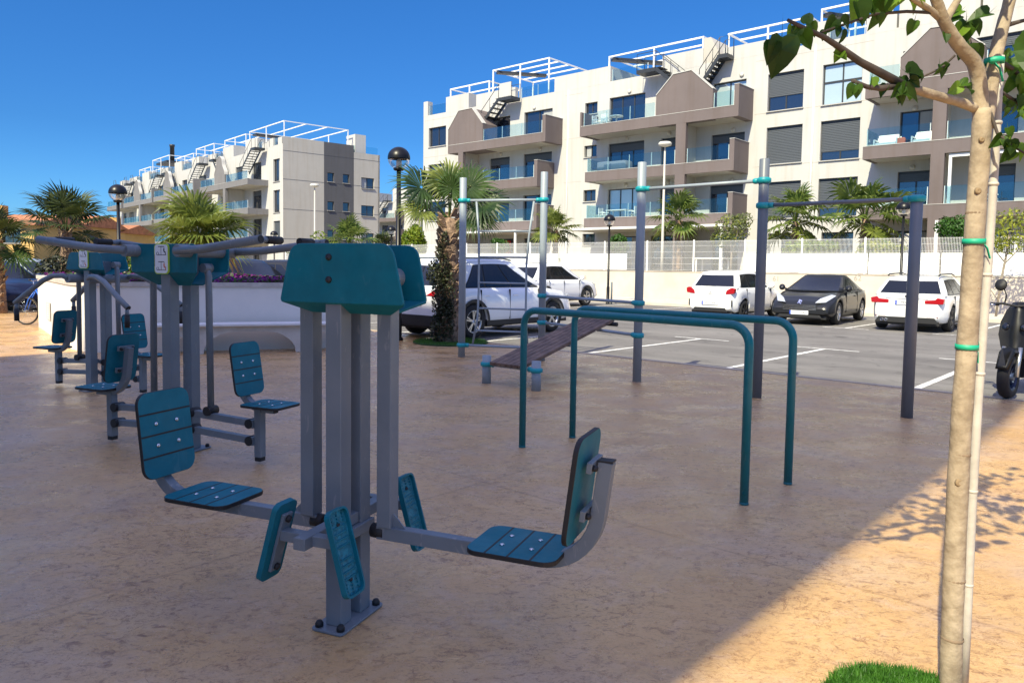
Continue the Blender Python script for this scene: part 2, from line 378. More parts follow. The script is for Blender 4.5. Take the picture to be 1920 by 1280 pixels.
def asphalt():
    M = bpy.data.materials.new('worn_asphalt'); M.use_nodes = True; n = M.node_tree; b = n.nodes['Principled BSDF']; L = n.links.new
    tc = n.nodes.new('ShaderNodeTexCoord'); mp = n.nodes.new('ShaderNodeMapping'); mp.inputs['Rotation'].default_value = (0, 0, AL); L(tc.outputs['Object'], mp.inputs[0])
    def noise(scale, st=(1, 1, 1), det=6, dist=0):
        m2 = n.nodes.new('ShaderNodeMapping'); m2.inputs['Scale'].default_value = st; L(mp.outputs[0], m2.inputs[0])
        t = n.nodes.new('ShaderNodeTexNoise'); t.inputs['Scale'].default_value = scale; t.inputs['Detail'].default_value = det; t.inputs['Distortion'].default_value = dist; L(m2.outputs[0], t.inputs['Vector']); return t.outputs[0]
    def ramp(src, *st):
        r = n.nodes.new('ShaderNodeValToRGB'); e = r.color_ramp.elements; e[0].position, e[0].color = st[0][0], (*st[0][1], 1); e[1].position, e[1].color = st[-1][0], (*st[-1][1], 1)
        for q in st[1:-1]: k = e.new(q[0]); k.color = (*q[1], 1)
        L(src, r.inputs[0]); return r.outputs[0]
    def mul(a, c):
        x = n.nodes.new('ShaderNodeMix'); x.data_type = 'RGBA'; x.blend_type = 'MULTIPLY'; x.inputs[0].default_value = 1; L(a, x.inputs[6]); L(c, x.inputs[7]); return x.outputs[2]
    c = ramp(noise(.5), (.35, (.17, .158, .146)), (.65, (.225, .212, .196)))
    c = mul(c, ramp(noise(.9, (.10, 1.5, 1)), (.36, (.80, .80, .80)), (.56, (1, 1, 1))))          # worn bands along the aisle
    c = mul(c, ramp(noise(1.3, (.35, .8, 1), 7, .6), (.485, (1, 1, 1)), (.497, (.62, .62, .62)), (.509, (1, 1, 1))))   # filled cracks
    c = mul(c, ramp(noise(.8, (1, 1, 1), 3), (.26, (.45, .44, .43)), (.33, (1, 1, 1))))              # oil drips
    c = mul(c, ramp(noise(70, (1, 1, 1), 2), (.35, (.80, .80, .80)), (.65, (1.0, 1.0, 1.0))))
    L(c, b.inputs['Base Color']); b.inputs['Roughness'].default_value = .85
    t2 = noise(140); bp = n.nodes.new('ShaderNodeBump'); bp.inputs['Strength'].default_value = .3; bp.inputs['Distance'].default_value = .01; L(t2, bp.inputs['Height']); L(bp.outputs[0], b.inputs['Normal'])
    return M
ASPH = asphalt()
PAINT = mat('white_road_paint', (.74, .73, .69), .75, noise=(9, .45, (.40, .39, .37)))
def sheet(name, poly, z, m_, kind='structure', n=1):
    b = MB(); b.face([(p[0], p[1], z) for p in poly]); o = b.build(name, m_); tag(o, kind=kind); return o
def abpoly(a0, a1, b0, b1): return [xy(a0, b0), xy(a1, b0), xy(a1, b1), xy(a0, b1)]
sheet('ground', [(-900, -300), (900, -300), (900, 1200), (-900, 1200)], -.03, mat('dry_earth', (.30, .25, .18), .95, noise=(.05, .3)))
sheet('road', abpoly(-75, 40, 6, 27.4), -.012, ASPH)
sheet('road', abpoly(-75, -25.5, -30, 6), -.012, ASPH)
sheet('plaza', abpoly(-25.5, 40, -40, 10.6), 0, plazamat())
b = MB(); b.box(-25.5, 40, 10.6, 10.72, -.05, .006); o = b.build('kerb', mat('pale_kerb', (.40, .34, .26), .85, noise=(3, .15)), rotz=GR); tag(o, kind='structure')
SIDE = mat('beige_pavement', (.56, .50, .41), .85, noise=(1.5, .12), bump=(60, .2))
b = MB(); b.box(-60, 40, 27.4, 31.3, -.05, .12); o = b.build('pavement', SIDE, rotz=GR, bevel=.02); tag(o, kind='structure')
b = MB(); b.box(-60, 40, 31.52, 60, -.05, 1.36); o = b.build('garden_terrace', mat('garden_soil', (.22, .18, .12), .95, noise=(1, .4)), rotz=GR); tag(o, kind='structure')
def road_line(a0, a1, b0, b1):
    b = MB(); M_ = Matrix.Rotation(GR, 4, 'Z')
    b.face([M_ @ Vector((x, y, -.007)) for x, y in ((a0, b0), (a1, b0), (a1, b1), (a0, b1))]); o = b.build('parking_line', PAINT); tag(o, kind='structure')
for k in range(-7, 8):
    a = -7.85 + 2.65 * k
    road_line(a - .05, a + .05, 10.75, 14.9); road_line(a - .65, a + .65, 14.905, 14.99)
for k in range(-9, 8):
    a = -6.75 + 2.70 * k
    road_line(a - .05, a + .05, 21.0, 27.0); road_line(a - .6, a + .6, 20.88, 20.97)
# ------------------------------------------------------------------ the block behind the photographer that shades the plaza
HB = 17.0; ba, bb = .2009 * HB, -.9446 * HB
t = thing('apartment_building', 'white block of flats close behind the photographer whose shadow covers the exercise plaza', 'building', xy(-5, -8), GR)
RQ = Matrix(((1, 0, 0, 0), (0, 0, 1, 0), (0, 1, 0, 0), (0, 0, 0, 1)))      # the end wall rakes outward as it rises, shaped to set the shadow edge
MB().prism([(-13.6 + ba + 5, 0), (-1.28 + 5, 0), (-1.28 + ba + 5, HB), (-13.6 + ba + 5, HB)], 10.78 + bb + 30, RQ, off=-22).build('wall', WHITEW, t)
for fl in range(5):
    for k in range(3):
        x = -13.6 + ba + 5 + 1.2 + k * 3; y = 10.78 + bb + 8
        f = MB().box(x, x + 1.8, y + .002, y + .06, fl * 3 + .9, fl * 3 + 2.4).build('window', DARKM, t)
        MB().box(x + .07, x + 1.73, y + .06, y + .07, fl * 3 + .97, fl * 3 + 2.33).build('pane', WIN, f)
# ------------------------------------------------------------------ facade helpers (local x along facade, y into building, z up)
CURT = mat('curtain_cloth', (.36, .37, .37), .8)
def wall_holes(name, x0, x1, z0, z1, holes, depth, m_, parent, y=0):
    xs = sorted(set([x0, x1] + [h[0] for h in holes] + [h[1] for h in holes])); zs = sorted(set([z0, z1] + [h[2] for h in holes] + [h[3] for h in holes]))
    xs = [q for q in xs if x0 <= q <= x1]; zs = [q for q in zs if z0 <= q <= z1]
    b = MB()
    inside = lambda cx, cz: any(h[0] < cx < h[1] and h[2] < cz < h[3] for h in holes)
    for i in range(len(xs) - 1):
        j = 0
        while j < len(zs) - 1:
            if inside((xs[i] + xs[i + 1]) / 2, (zs[j] + zs[j + 1]) / 2): j += 1; continue
            k = j
            while k + 1 < len(zs) - 1 and not inside((xs[i] + xs[i + 1]) / 2, (zs[k + 1] + zs[k + 2]) / 2): k += 1
            b.face([(xs[i], y, zs[j]), (xs[i + 1], y, zs[j]), (xs[i + 1], y, zs[k + 1]), (xs[i], y, zs[k + 1])]); j = k + 1
    for h in holes:
        a, c, d, e = h[:4]; yy = y + depth
        for q in (((a, d), (a, e)), ((c, d), (c, e)), ((a, d), (c, d)), ((a, e), (c, e))):
            (p, r), (p2, r2) = q
            b.face([(p, y, r), (p, yy, r), (p2, yy, r2), (p2, y, r2)])
    return b.build(name, m_, parent)
def window(parent, x0, x1, z0, z1, y, style='plain', mull=1, sill=True, name='window'):
    """frame, pane and shutter set at depth y (inside the wall opening)"""
    b = MB(); e = .06
    b.box(x0, x1, y, y + .06, z1 - e, z1); b.box(x0, x1, y, y + .06, z0, z0 + e)
    b.box(x0, x0 + e, y, y + .06, z0 + e, z1 - e); b.box(x1 - e, x1, y, y + .06, z0 + e, z1 - e)
    for k in range(mull):
        xm = x0 + (x1 - x0) * (k + 1) / (mull + 1); b.box(xm - e * .6, xm + e * .6, y + .003, y + .057, z0 + e, z1 - e)
    if style == 'cross':
        zm = (z0 + z1) / 2 + .12; b.box(x0 + e, x1 - e, y - .003, y + .05, zm - .05, zm + .05)
    f = b.build(name, DARKM, parent)
    MB().box(x0 + .02, x1 - .02, y + .03, y + .05, z0 + .02, z1 - .02).build('pane', WINL if style in ('pale', 'cross') else WIN, f)
    sh = dict(shut=1, half=.62, most=.8, top=.25, shutpale=.78).get(style, 0)
    if sh:
        b = MB(); zb = z1 - (z1 - z0) * sh; n = int((z1 - zb - .12) / .085)
        for k in range(n):
            z = z1 - .12 - (k + 1) * .085; b.box(x0 + .03, x1 - .03, y - .035, y - .012 - .0, z + .014, z + .080)
        b.box(x0 + .03, x1 - .03, y - .012, y - .008, zb, z1)
        b.build('shutter', SHUT, f)
        MB().box(x0 + .02, x1 - .02, y - .06, y - .002, z1 - .115, z1 - .005).build('shutter_box', DARKM, f)
    h_ = (int(abs(x0 * 37.3 + z0 * 11.7)) * 7919) % 10
    if style == 'plain' and h_ < 5 and x1 - x0 > .9:      # a drawn curtain behind part of the glass
        q = (x1 - x0) * (.22 + .06 * h_); a = x0 + .07 if h_ % 2 else x1 - .07 - q
        b = MB(); n = int(q / .09) + 1
        b.grid([[Vector((a + q * k / (2 * n), y + (.012 if k % 2 else .024), z)) for k in range(2 * n + 1)] for z in (z0 + .07, z1 - .07)], 0, True, False, False); b.build('curtain', CURT, f)
    if sill:
        MB().box(x0 - .04, x1 + .04, y - .26, y, z0 - .045, z0 - .003).build('sill', WHITEW, f)
    return f
def glassrail(parent, x0, x1, y, z0, h=.85, side=None, step=1.4):
    b = MB(); b.box(x0, x1, y, y + .015, z0, z0 + h)
    if side is not None: b.box(x0 - .015, x0, y, y + side, z0, z0 + h)
    o = b.build('glass_railing', GLASS, parent)
    b = MB(); n = max(1, int((x1 - x0) / step))
    for k in range(n + 1):
        x = x0 + (x1 - x0) * k / n; b.box(x - .018, x + .018, y + .017, y + .05, z0, z0 + h)
    build_each(b, 'post', WHITEM, o)
    return o
def pergola(parent, x0, x1, y0, y1, z0, z1, nb=4, nl=2):
    b = MB(); e = .09
    for k in range(nb):
        y = y0 + (y1 - y0) * k / (nb - 1); b.box(x0, x1, y - e / 2, y + e / 2, z1 - e, z1)
    for x in (x0 + e / 2 + .002, x1 - e / 2 - .002): b.box(x - e / 2, x + e / 2, y0 + e / 2, y1 - e / 2, z1 - e + .004, z1 - .004)
    for k in range(nl + 1):
        x = x0 + e / 2 + (x1 - x0 - e) * k / nl
        for y in (y0, y1): b.box(x - e / 2 + .003, x + e / 2 - .003, y - e / 2 + .003, y + e / 2 - .003, z0, z1 - e + .01)
    return b.build('roof_pergola', WHITEM, parent)
def stairs(parent, x0, z0, x1, z1, y0, y1, n=9, landing=1.0, rail=True):
    """open steel flight from (x0,z0) up to (x1,z1) with a landing beyond the top"""
    b = MB(); d = 1 if x1 > x0 else -1
    for k in range(n):
        x = x0 + (x1 - x0) * k / n; z = z0 + (z1 - z0) * (k + 1) / n
        b.box(min(x, x + d * .30), max(x, x + d * .30), y0, y1, z - .05, z)
    for y in (y0 - .02, y1 + .02): b.bar([(x0, y, z0), (x1, y, z1 - .08)], .04, .2)
    b.box(min(x1, x1 + d * landing), max(x1, x1 + d * landing), y0 - .05, y1 + .05, z1 - .22, z1)
    if rail:
        for y in (y0, y1):
            b.tube([(x0, y, z0 + .2), (x0, y, z0 + 1), (x1, y, z1 + .95), (x1 + d * landing, y, z1 + .95), (x1 + d * landing, y, z1)], .022, 6)
            for q in (.33, .66): b.tube([(x0 + (x1 - x0) * q, y, z0 + (z1 - z0) * q), (x0 + (x1 - x0) * q, y, z0 + (z1 - z0) * q + .97)], .016, 6)
            b.tube([(x1, y, z1), (x1, y, z1 + .95)], .02, 6)
    return b.build('roof_stair', DARKM, parent)
def balcony(parent, x0, x1, z, pr, M_, end=None, rail=None, left=None, h=.6, right_return=True):
    """slab with a painted fascia; z underside, pr projection; end = height of the solid panel at the right end"""
    b = MB(); b.box(x0, x1, -pr, -pr + .16, z, z + h); b.box(x0, x0 + .16, -pr + .16, 0, z + .001, z + h - .001)
    if right_return: b.box(x1 - .16, x1, -pr + .16, 0, z + .001, z + h - .001)
    o = b.build('balcony_fascia', M_, parent)
    MB().box(x0 + .16, x1 - (.16 if right_return else 0), -pr + .16, -.002, z + .03, z + .36).build('balcony_slab', CREAMW, parent)
    MB().box(x0 - .02, x1 + .02, -pr - .02, -pr + .18, z + h, z + h + .025).build('coping', WHITEW, o)
    if end:
        MB().box(x1 + .001, x1 + .27, -pr - .002, -.002, z + .002, z + end).build('balcony_panel', M_, parent)
        MB().box(x1 - .01, x1 + .29, -pr - .02, -.001, z + end, z + end + .03).build('panel_coping', WHITEW, parent)
    if left: MB().box(x0 - .12, x0 - .001, -pr - .002, -.002, z - .002, z + left).build('balcony_panel', M_, parent)
    if rail:
        for r0_, r1_ in rail: glassrail(parent, r0_, r1_, -pr + .05, z + h + .025, .8, side=(pr * .9 if not left and r0_ < x0 + .3 else None))
    return o
def gable(parent, poly, pr, M_, thick=None):
    """solid gable-shaped wall standing at the balcony front; poly in (x,z)"""
    Q = Matrix(((1, 0, 0, 0), (0, 0, 1, 0), (0, 1, 0, 0), (0, 0, 0, 1)))
    o = MB().prism(poly, thick or .3, Q, 0, None, -pr - .004).build('gable_wall', M_, parent)
    b = MB()                                     # white coping along the sloping top
    top = [p for p in poly if p[1] > min(q[1] for q in poly) + .01]
    for p, q in zip(top[:-1], top[1:]):
        b.bar([(p[0], -pr + .15, p[1] + .02), (q[0], -pr + .15, q[1] + .02)], .38, .05)
    b.build('gable_coping', WHITEW, o)
    return o
# ------------------------------------------------------------------ right-hand apartment building
A0 = -25.0; BB = 40.0
BR = thing('apartment_building', 'large white four storey apartment block with mauve brown balconies rising behind the car park fence', 'building', xy(A0, BB), GR)
X = lambda a: a - A0
hol = []; wins = []
def win(a0, a1, z0, z1, style='plain', mull=1, sill=True):
    hol.append((X(a0), X(a1), z0, z1)); wins.append((X(a0), X(a1), z0, z1, style, mull, sill))
for z in (10.88, 8.0, 5.1): win(-45.17, -43.17, z, z + 1.5)
for f, z in enumerate((10.2, 7.3, 4.42)):
    win(-38.45, -36.46, z, z + (2.12), 'top' if f else 'plain', 0, False); win(-35.12, -32.57, z, z + 2.14, 'top' if f == 1 else 'plain', 1, False)
    win(-27.9, -25.25, z, z + 2.14, ('plain', 'top', 'pale')[f], 2, False)
    if f: win(-24.05, -22.98, z, z + 2.1, 'top', 0, False)
    win(-20.74, -18.72, z, z + 1.95, ('pale', 'top', 'top')[f], 1, False)
    win(-10.75, -9.15, z, z + 2.0, ('plain', 'plain', 'top')[f], 1, False)
    win(-7.7, -5.9, z, z + 2.05, 'top', 1, False); win(-4.2, -2.2, z, z + 2.05, 'plain', 1, False)
for z in (11.52, 8.76, 5.88, 3.02): win(-29.83, -28.84, z, z + .75, 'plain', 1)
win(-17.48, -15.53, 10.16, 12.16, 'half'); win(-14.55, -12.6, 10.12, 12.18, 'cross')
win(-17.46, -15.5, 7.3, 9.3, 'shut'); win(-14.55, -12.6, 7.26, 9.3, 'shutpale')
win(-17.44, -15.48, 4.36, 6.34, 'shut'); win(-14.55, -12.6, 4.36, 6.34, 'shutpale')
for a0, a1 in ((-38.2, -36.0), (-35.0, -32.8), (-27.6, -25.6), (-24.6, -22.9), (-20.5, -18.9), (-17.2, -15.6), (-14.3, -12.7), (-10.7, -9.2), (-7.6, -5.9)):
    win(a0, a1, 1.42, 3.55, 'top' if a0 < -30 else 'plain', 1, False)
wall_holes('wall', X(-45.8), X(3.0), 1.3, 13.38, hol, .24, WHITEW, BR)
for q in wins: window(BR, q[0], q[1], q[2], q[3], .17, q[4], q[5], q[6])
b = MB(); b.box(X(-45.8), X(-45.55), .01, 12, 1.3, 13.4); b.box(X(-45.55), X(3), .3, 12, 12.8, 12.9); b.box(X(-45.55), X(3), 11.8, 12, 1.3, 13.38)
b.box(X(-45.55), X(3), .0, .22, 13.38, 13.385)
build_each(b, 'roof_deck', CREAMW, BR)
b = MB()                                            # parapet thickness seen from below and the taller roof blocks
for a0, a1, z1, d in ((-45.8, -45.3, 14.5, .5), (-43.2, -40.7, 14.52, 1.6), (-39.9, -36.0, 14.25, .3), (-32.44, -27.88, 14.36, 3.4), (-24.1, -21.42, 14.3, 3.2), (-20.15, -17.5, 14.05, 3.2), (-15.3, -14.35, 14.42, 2.2), (-12.5, -11.1, 14.1, 2.6), (-11.0, -7.6, 14.9, 3.0), (-7.5, 2.9, 14.6, 3)):
    b.box(X(a0), X(a1), -.004, d, 13.3, z1)
build_each(b, 'roof_block', WHITEW, BR)
Q = Matrix(((1, 0, 0, 0), (0, 0, 1, 0), (0, 1, 0, 0), (0, 0, 0, 1)))
MB().prism([(X(-21.42), 13.3), (X(-20.3), 13.3), (X(-20.3), 13.62), (X(-21.0), 14.85), (X(-21.42), 14.85)], 3, Q, off=.05).build('stair_wall', CREAMW, BR)
b = MB()
for a in (-14.96, -31.2): b.tube([(X(a), -.03, 1.4), (X(a), -.03, 13.3)], .045, 8)
build_each(b, 'rain_pipe', WHITEM, BR)
for a0, a1 in ((-45.2, -43.3), (-35.5, -32.5), (-27.8, -25.2), (-17.4, -15.4), (-14.3, -12.6)): glassrail(BR, X(a0), X(a1), .1, 13.39, .75)
pergola(BR, X(-43.25), X(-39.0), .5, 4, 13.3, 15.25, 3); pergola(BR, X(-38.7), X(-33.3), .5, 5, 13.3, 15.95, 5); pergola(BR, X(-28.3), X(-21.6), .4, 4.6, 13.3, 15.1, 4)
pergola(BR, X(-20.1), X(-15.4), .4, 4.6, 13.3, 14.95, 4); pergola(BR, X(-14.9), X(-11.4), .4, 4.6, 13.3, 15.2, 4); pergola(BR, X(-9), X(-1), .4, 4.6, 13.3, 15.7, 4)
b = MB()                                            # rolled dark awnings under the pergolas
for a0, y0, a1, y1, z in ((-38.4, .6, -36.2, 3.6, 15.75), (-28.1, .5, -26, 3.5, 14.9), (-14.7, .5, -13.3, 3, 14.9)):
    b.bar([(X(a0), y0, z), (X(a1), y1, z)], .5, .16)
build_each(b, 'awning', DARKM, BR)
stairs(BR, X(-39.1), 10.9, X(-36.6), 13.35, -1.1, -.25, 9, 1.25); stairs(BR, X(-22.4), 12.1, X(-23.9), 13.4, -1.1, -.25, 5, 1.3); stairs(BR, X(-21.2), 11.9, X(-20.0), 13.5, -.8, -.1, 8, .5)
MB().box(X(-36.5), X(-35.4), -1.13, -1.11, 13.38, 14.32).build('stair_screen', WHITEW, BR)
PR = 1.8
b = MB()
for z in (4.33, 7.21, 10.09, 12.97):
    for a0, a1 in ((-45.7, -41.2), (-31.5, -30.0), (-18.2, -14.99), (-14.93, -12.1)): b.box(X(a0), X(a1), -.004, -.0005, z, z + .022)
build_each(b, 'groove', mat('joint_shadow', (.40, .37, .32), .9), BR)
# unit A (left), unit B (middle), unit C (right)
for k, z in enumerate((9.77, 6.9, 4.02)):
    balcony(BR, X(-40.9 if k == 0 else -39.5), X(-31.95 if k == 0 else -32.6), z, PR, BROWN, 1.72, [(X(-37.4), X(-32.05 if k == 0 else -32.7))], None)
    balcony(BR, X(-28.75 if k == 0 else -28.4), X(-18.55 if k == 0 else -18.72), z, PR, BROWN, 1.70, [(X(-28.6 if k == 0 else -28.25), X(-23.5 if k == 0 else -22.1)), (X(-19.75 if k == 0 else -21.3), X(-18.6 if k == 0 else -18.8))], 1.5 if k == 0 else None)
    balcony(BR, X(-11.86), X(2.9), z, PR, BROWN, None, [(X(-11.7), X(-9.0 if k else -10.4)), (X(-8.3 if k else -6.9), X(2.8))], None)
gable(BR, [(X(-41.0), 9.78), (X(-41.0), 11.5), (X(-39.9), 12.77), (X(-38.5), 12.79), (X(-37.43), 11.6), (X(-37.43), 9.78)], PR, BROWN, 1.5)
gable(BR, [(X(-23.38), 9.78), (X(-23.38), 11.54), (X(-22.3), 12.58), (X(-21.14), 12.63), (X(-19.8), 11.42), (X(-19.8), 9.78)], PR, BROWN, .5)
gable(BR, [(X(-10.36), 9.78), (X(-10.36), 11.46), (X(-9.17), 12.56), (X(-8.3), 12.5), (X(-7.0), 11.4), (X(-7.0), 9.78)], PR, BROWN, .5)
for a0, a1 in ((-22.03, -21.4), (-8.92, -8.36), (-39.9, -39.4)):
    MB().box(X(a0), X(a1), -PR - .003, -PR + .25, 1.3, 9.772).build('balcony_pillar', BROWN, BR)
    MB().box(X(a0) + .12, X(a0) + .34, -PR + .25, -.003, 1.3, 9.8).build('partition_wall', CREAMW, BR)
for z in (9.77, 6.9, 4.02):                          # recessed dark undersides get round wall lamps
    pass
b = MB()
for a, z in ((-34.2, 12.55), (-37.3, 9.65), (-33.6, 9.65), (-26.4, 12.55), (-26.5, 9.65), (-23.5, 9.65), (-19.4, 9.4), (-26.5, 6.75), (-23.5, 6.75), (-19.4, 6.6), (-10.1, 9.4), (-10.1, 6.6), (-19.0, 12.4)):
    b.lathe([(.12, 0), (.13, .05), (.09, .09), (.0, .1)], 14, (X(a), -.002, z), (0, -1, 0))
build_each(b, 'wall_lamp', mat('lamp_opal', (.55, .52, .46), .4), BR)
b = MB()
for a0, a1 in ((-38.6, -32.9), (-28.9, -22.2), (-21.3, -18.3)): b.box(X(a0), X(a1), -3.2, -.01, 3.82, 3.95)
for a0 in (-38.5, -33.1, -28.8, -18.45, -8.3): b.box(X(a0), X(a0) + .12, -3.15, -3.03, 1.36, 3.82)
build_each(b, 'awning_piece', WHITEM, BR)
b = MB(); b.box(X(-8.2), X(-8.08), -PR + .1, -PR + .22, 4.65, 6.72); b.box(X(-8.2), X(2), -PR + .1, -PR + .22, 6.72, 6.86); build_each(b, 'awning_frame', WHITEM, BR)
MB().box(X(-36.8), X(-36.2), -.08, -.01, 1.9, 3.4).build('red_panel', mat('red_panel', (.5, .02, .02), .5), BR)
MB().prism([(X(-10.0), 1.3), (X(-8.6), 1.3), (X(-8.6), 3.2), (X(-9.1), 3.2), (X(-10.0), 2.4)], .25, Q, off=-4.5).build('stair_wall', WHITEW, BR)
# ------------------------------------------------------------------ left-hand apartment building
C0 = Vector((-23.3, 76.0, 0))
BL = thing('apartment_building', 'pale four storey block with grey balconies and a plain grey striped end wall, far left', 'building', C0, R(90 - 139))
hol = []; wins = []
def win2(x0, x1, z0, z1, style='plain', mull=0, sill=True):
    hol.append((x0, x1, z0, z1)); wins.append((x0, x1, z0, z1, style, mull, sill))
for k, z in enumerate((9.9, 6.75, 3.6)):
    win2(-2.35, -.75, z, z + 2.3, 'plain' if k < 2 else 'shut', 0)
units = [(-18.0, -3.6, -13.2, -9.9), (-36.5, -20.5, -32.0, -28.7), (-52.0, -37.5, -46.2, -43.0), (-62.0, -53.5, None, None)]
for x0, x1, g0, g1 in units:
    for k, z in enumerate((10.2, 7.2, 4.2, 1.2)):
        c = g0 if g0 else (x0 + x1) / 2
        for a, b_ in ((x0 + .8, x0 + 2.6), (c + .6, c + 2.6), (x1 - 4.2, x1 - 1.8)): win2(a, b_, z, z + 2.1, 'top' if (k + int(a)) % 3 == 0 else 'plain', 1, False)
wall_holes('wall', -63.0, 0, 0, 13.6, hol, .24, WHITEW, BL)
for q in wins: window(BL, q[0], q[1], q[2], q[3], .17, q[4], q[5], q[6])
b = MB(); b.box(-63, 0, 11, 11.2, 0, 13.6); b.box(-63, -63.2, 0, 11, 0, 13.6); b.box(-63, -.3, .3, 11, 12.9, 13.0); build_each(b, 'roof_deck', CREAMW, BL)
# end wall, built in its own frame: x' = into (y), facing +x
hs2 = []
EWn = MB()
ys = [0, 4.5, 8.0, 11.2]
endh = [[(4.9, 5.65, z, z + .95) for z in (10.2, 7.2, 4.2)] + [(6.7, 7.45, z, z + .95) for z in (10.2, 7.2, 4.2)], [(8.9, 10.5, z, z + 1.15) for z in (9.85, 6.85, 3.85)]]
REND = Matrix(((0, -1, 0, 0), (1, 0, 0, 0), (0, 0, 1, 0), (0, 0, 0, 1)))   # x'->y, y'->-x
def endpiece(y0, y1, holes, m_, ztop=13.6):
    o = wall_holes('end_wall', y0, y1, 0, ztop, holes, .22, m_, BL); o.data.transform(REND); return o
endpiece(0, 4.5, [], CREAMW, 14.3); endpiece(4.5, 8.0, endh[0], DGREYR, 14.3); endpiece(8.0, 11.2, endh[1], CREAMW)
for h in endh[0] + endh[1]:
    o = window(BL, h[0], h[1], h[2], h[3], .15, 'plain', 1 if h[1] - h[0] > 1 else 0)
    for q in [o] + [c for c in col.objects if c.parent is o]: q.data.transform(REND)
b = MB()
for z in (4.05, 7.05, 10.05, 12.9):
    b.box(.001, .012, .0, 11.2, z, z + .03)
build_each(b, 'groove', DGREYR, BL)
b = MB(); b.box(-1.2, -.25, .02, 8.0, 13.5, 14.3); b.box(-3.2, -2.3, -.004, 3, 13.5, 14.4); b.box(-2.2, -.26, 8.3, 9.6, 13.5, 15.6)
for x0, x1, z in ((-9.6, -6.4, 14.9), (-16.5, -13.2, 14.9), (-5.2, -3.4, 14.2), (-21.5, -19.0, 14.6), (-27.5, -24.5, 14.8), (-34.5, -31.5, 14.9), (-41.0, -37.5, 14.6), (-50, -46.5, 14.8), (-57, -53, 14.6), (-62.9, -60, 14.6)): b.box(x0, x1, -.004, 3, 13.5, z)
build_each(b, 'roof_block', WHITEW, BL)
for x0, x1 in ((-2.2, -.4), (-6.3, -5.3), (-19, -16.6), (-31.4, -27.6), (-37.4, -34.6), (-46.4, -41.2), (-53, -50)): glassrail(BL, x0, x1, .1, 13.6, .8)
MB().box(-.33, -.31, 8.1, 11.1, 13.6, 14.4).build('glass_railing', GLASS, BL)
pergola(BL, -9.5, -.5, .4, 7.6, 13.4, 16.0, 4, 2); pergola(BL, -17, -10.5, .4, 4, 13.4, 15.9, 3); pergola(BL, -27, -20.5, .4, 4, 13.4, 16.0, 3); pergola(BL, -35, -28, .4, 4, 13.4, 15.6, 3); pergola(BL, -46, -38, .4, 4, 13.4, 16.4, 3); pergola(BL, -53, -47, .4, 4, 13.4, 15.6, 3)
b = MB(); b.box(-45, -40, .6, 3, 15.6, 15.9); b.box(-9.2, -8.2, .6, 7, 15.5, 15.7); build_each(b, 'awning', DARKM, BL)
MB().lathe([(.3, 0), (.3, 2.3), (.36, 2.3), (.36, 2.6)], 10, (-40.5, 1.5, 15.6)).build('chimney', DARKM, BL)
for x0, x1, g0, g1 in units:
    for k, z in enumerate((9.6, 6.6, 3.6)):
        rails = [(x0 + .2, (g0 if g0 and k == 0 else x1) - .2)] + ([(g1 + .2, x1 - .2)] if g0 and k == 0 else [])
        balcony(BL, x0, x1, z, 2.2, GREYR, 1.9 if (k == 0 and x1 < -10) else None, rails, None)
    if g0:
        m_ = (g0 + g1) / 2; g0, g1 = m_ - 1.25, m_ + 1.25
        gable(BL, roundpoly([(g0 - .35, 9.62), (g0 - .35, 11.4), (g0 + .35, 12.2), (g0 + .45, 12.9), (m_, 13.3), (g1 - .45, 12.9), (g1 - .35, 12.2), (g1 + .35, 11.4), (g1 + .35, 9.62)], [0, .3, .3, .3, .4, .3, .3, .3, 0], 3), 2.2, GREYR, .4)
        MB().box(g1 - .3, g1 + .4, -2.203, -1.9, 0, 9.602).build('balcony_pillar', GREYR, BL)
        MB().box(g1 - .1, g1 + .15, -1.9, -.003, 0, 9.6).build('partition_wall', CREAMW, BL)
    stairs(BL, x1 - 4.4, 11.2, x1 - 1.2, 13.5, -1.3, -.3, 10, 1.0)
    stairs(BL, x0 + 4.0, 11.0, x0 + 1.8, 13.5, -1.3, -.3, 9, 1.2)
# ------------------------------------------------------------------ far block seen in the gap and low ochre houses at the left
FB = thing('apartment_building', 'distant white block with brown balconies glimpsed in the gap between the two larger buildings', 'building', (-17.5, 128, 0), R(90 - 128))
hol = []; wins = []
for z in (3.4, 6.5, 9.6):
    for x in (-10, -7.2, -3.4, .2, 4, 7, 10.4, 14): win2(x, x + 1.6, z, z + 2, 'plain', 1, False)
wall_holes('wall', -14, 22, 0, 12.6, hol, .2, WHITEW, FB)
for q in wins: window(FB, *q[:4], .15, q[4], q[5], q[6])
b = MB(); b.box(-14, -9, 0, 4, 12.6, 14.4); b.box(-4.5, -1, 0, 4, 12.6, 14.8); b.box(4, 8, 0, 4, 12.6, 14); b.box(13, 20, 0, 4, 12.6, 14.6); b.box(-14, 22, 9.8, 10, 0, 12.6); build_each(b, 'roof_block', WHITEW, FB)
for z in (5.9, 9.0, 2.9):
    balcony(FB, -12, -1.8, z, 2, BROWN, 1.8, [(-11.8, -2)]); balcony(FB, 2.5, 14, z, 2, BROWN, 1.8, [(2.7, 13.8)])
stairs(FB, -8, 10, -5.4, 12.7, -1.3, -.3)
OCH = mat('ochre_render', (.55, .35, .12), .9, noise=(.5, .1)); ROOF = mat('terracotta_tiles', (.42, .17, .08), .85, noise=(3, .3))
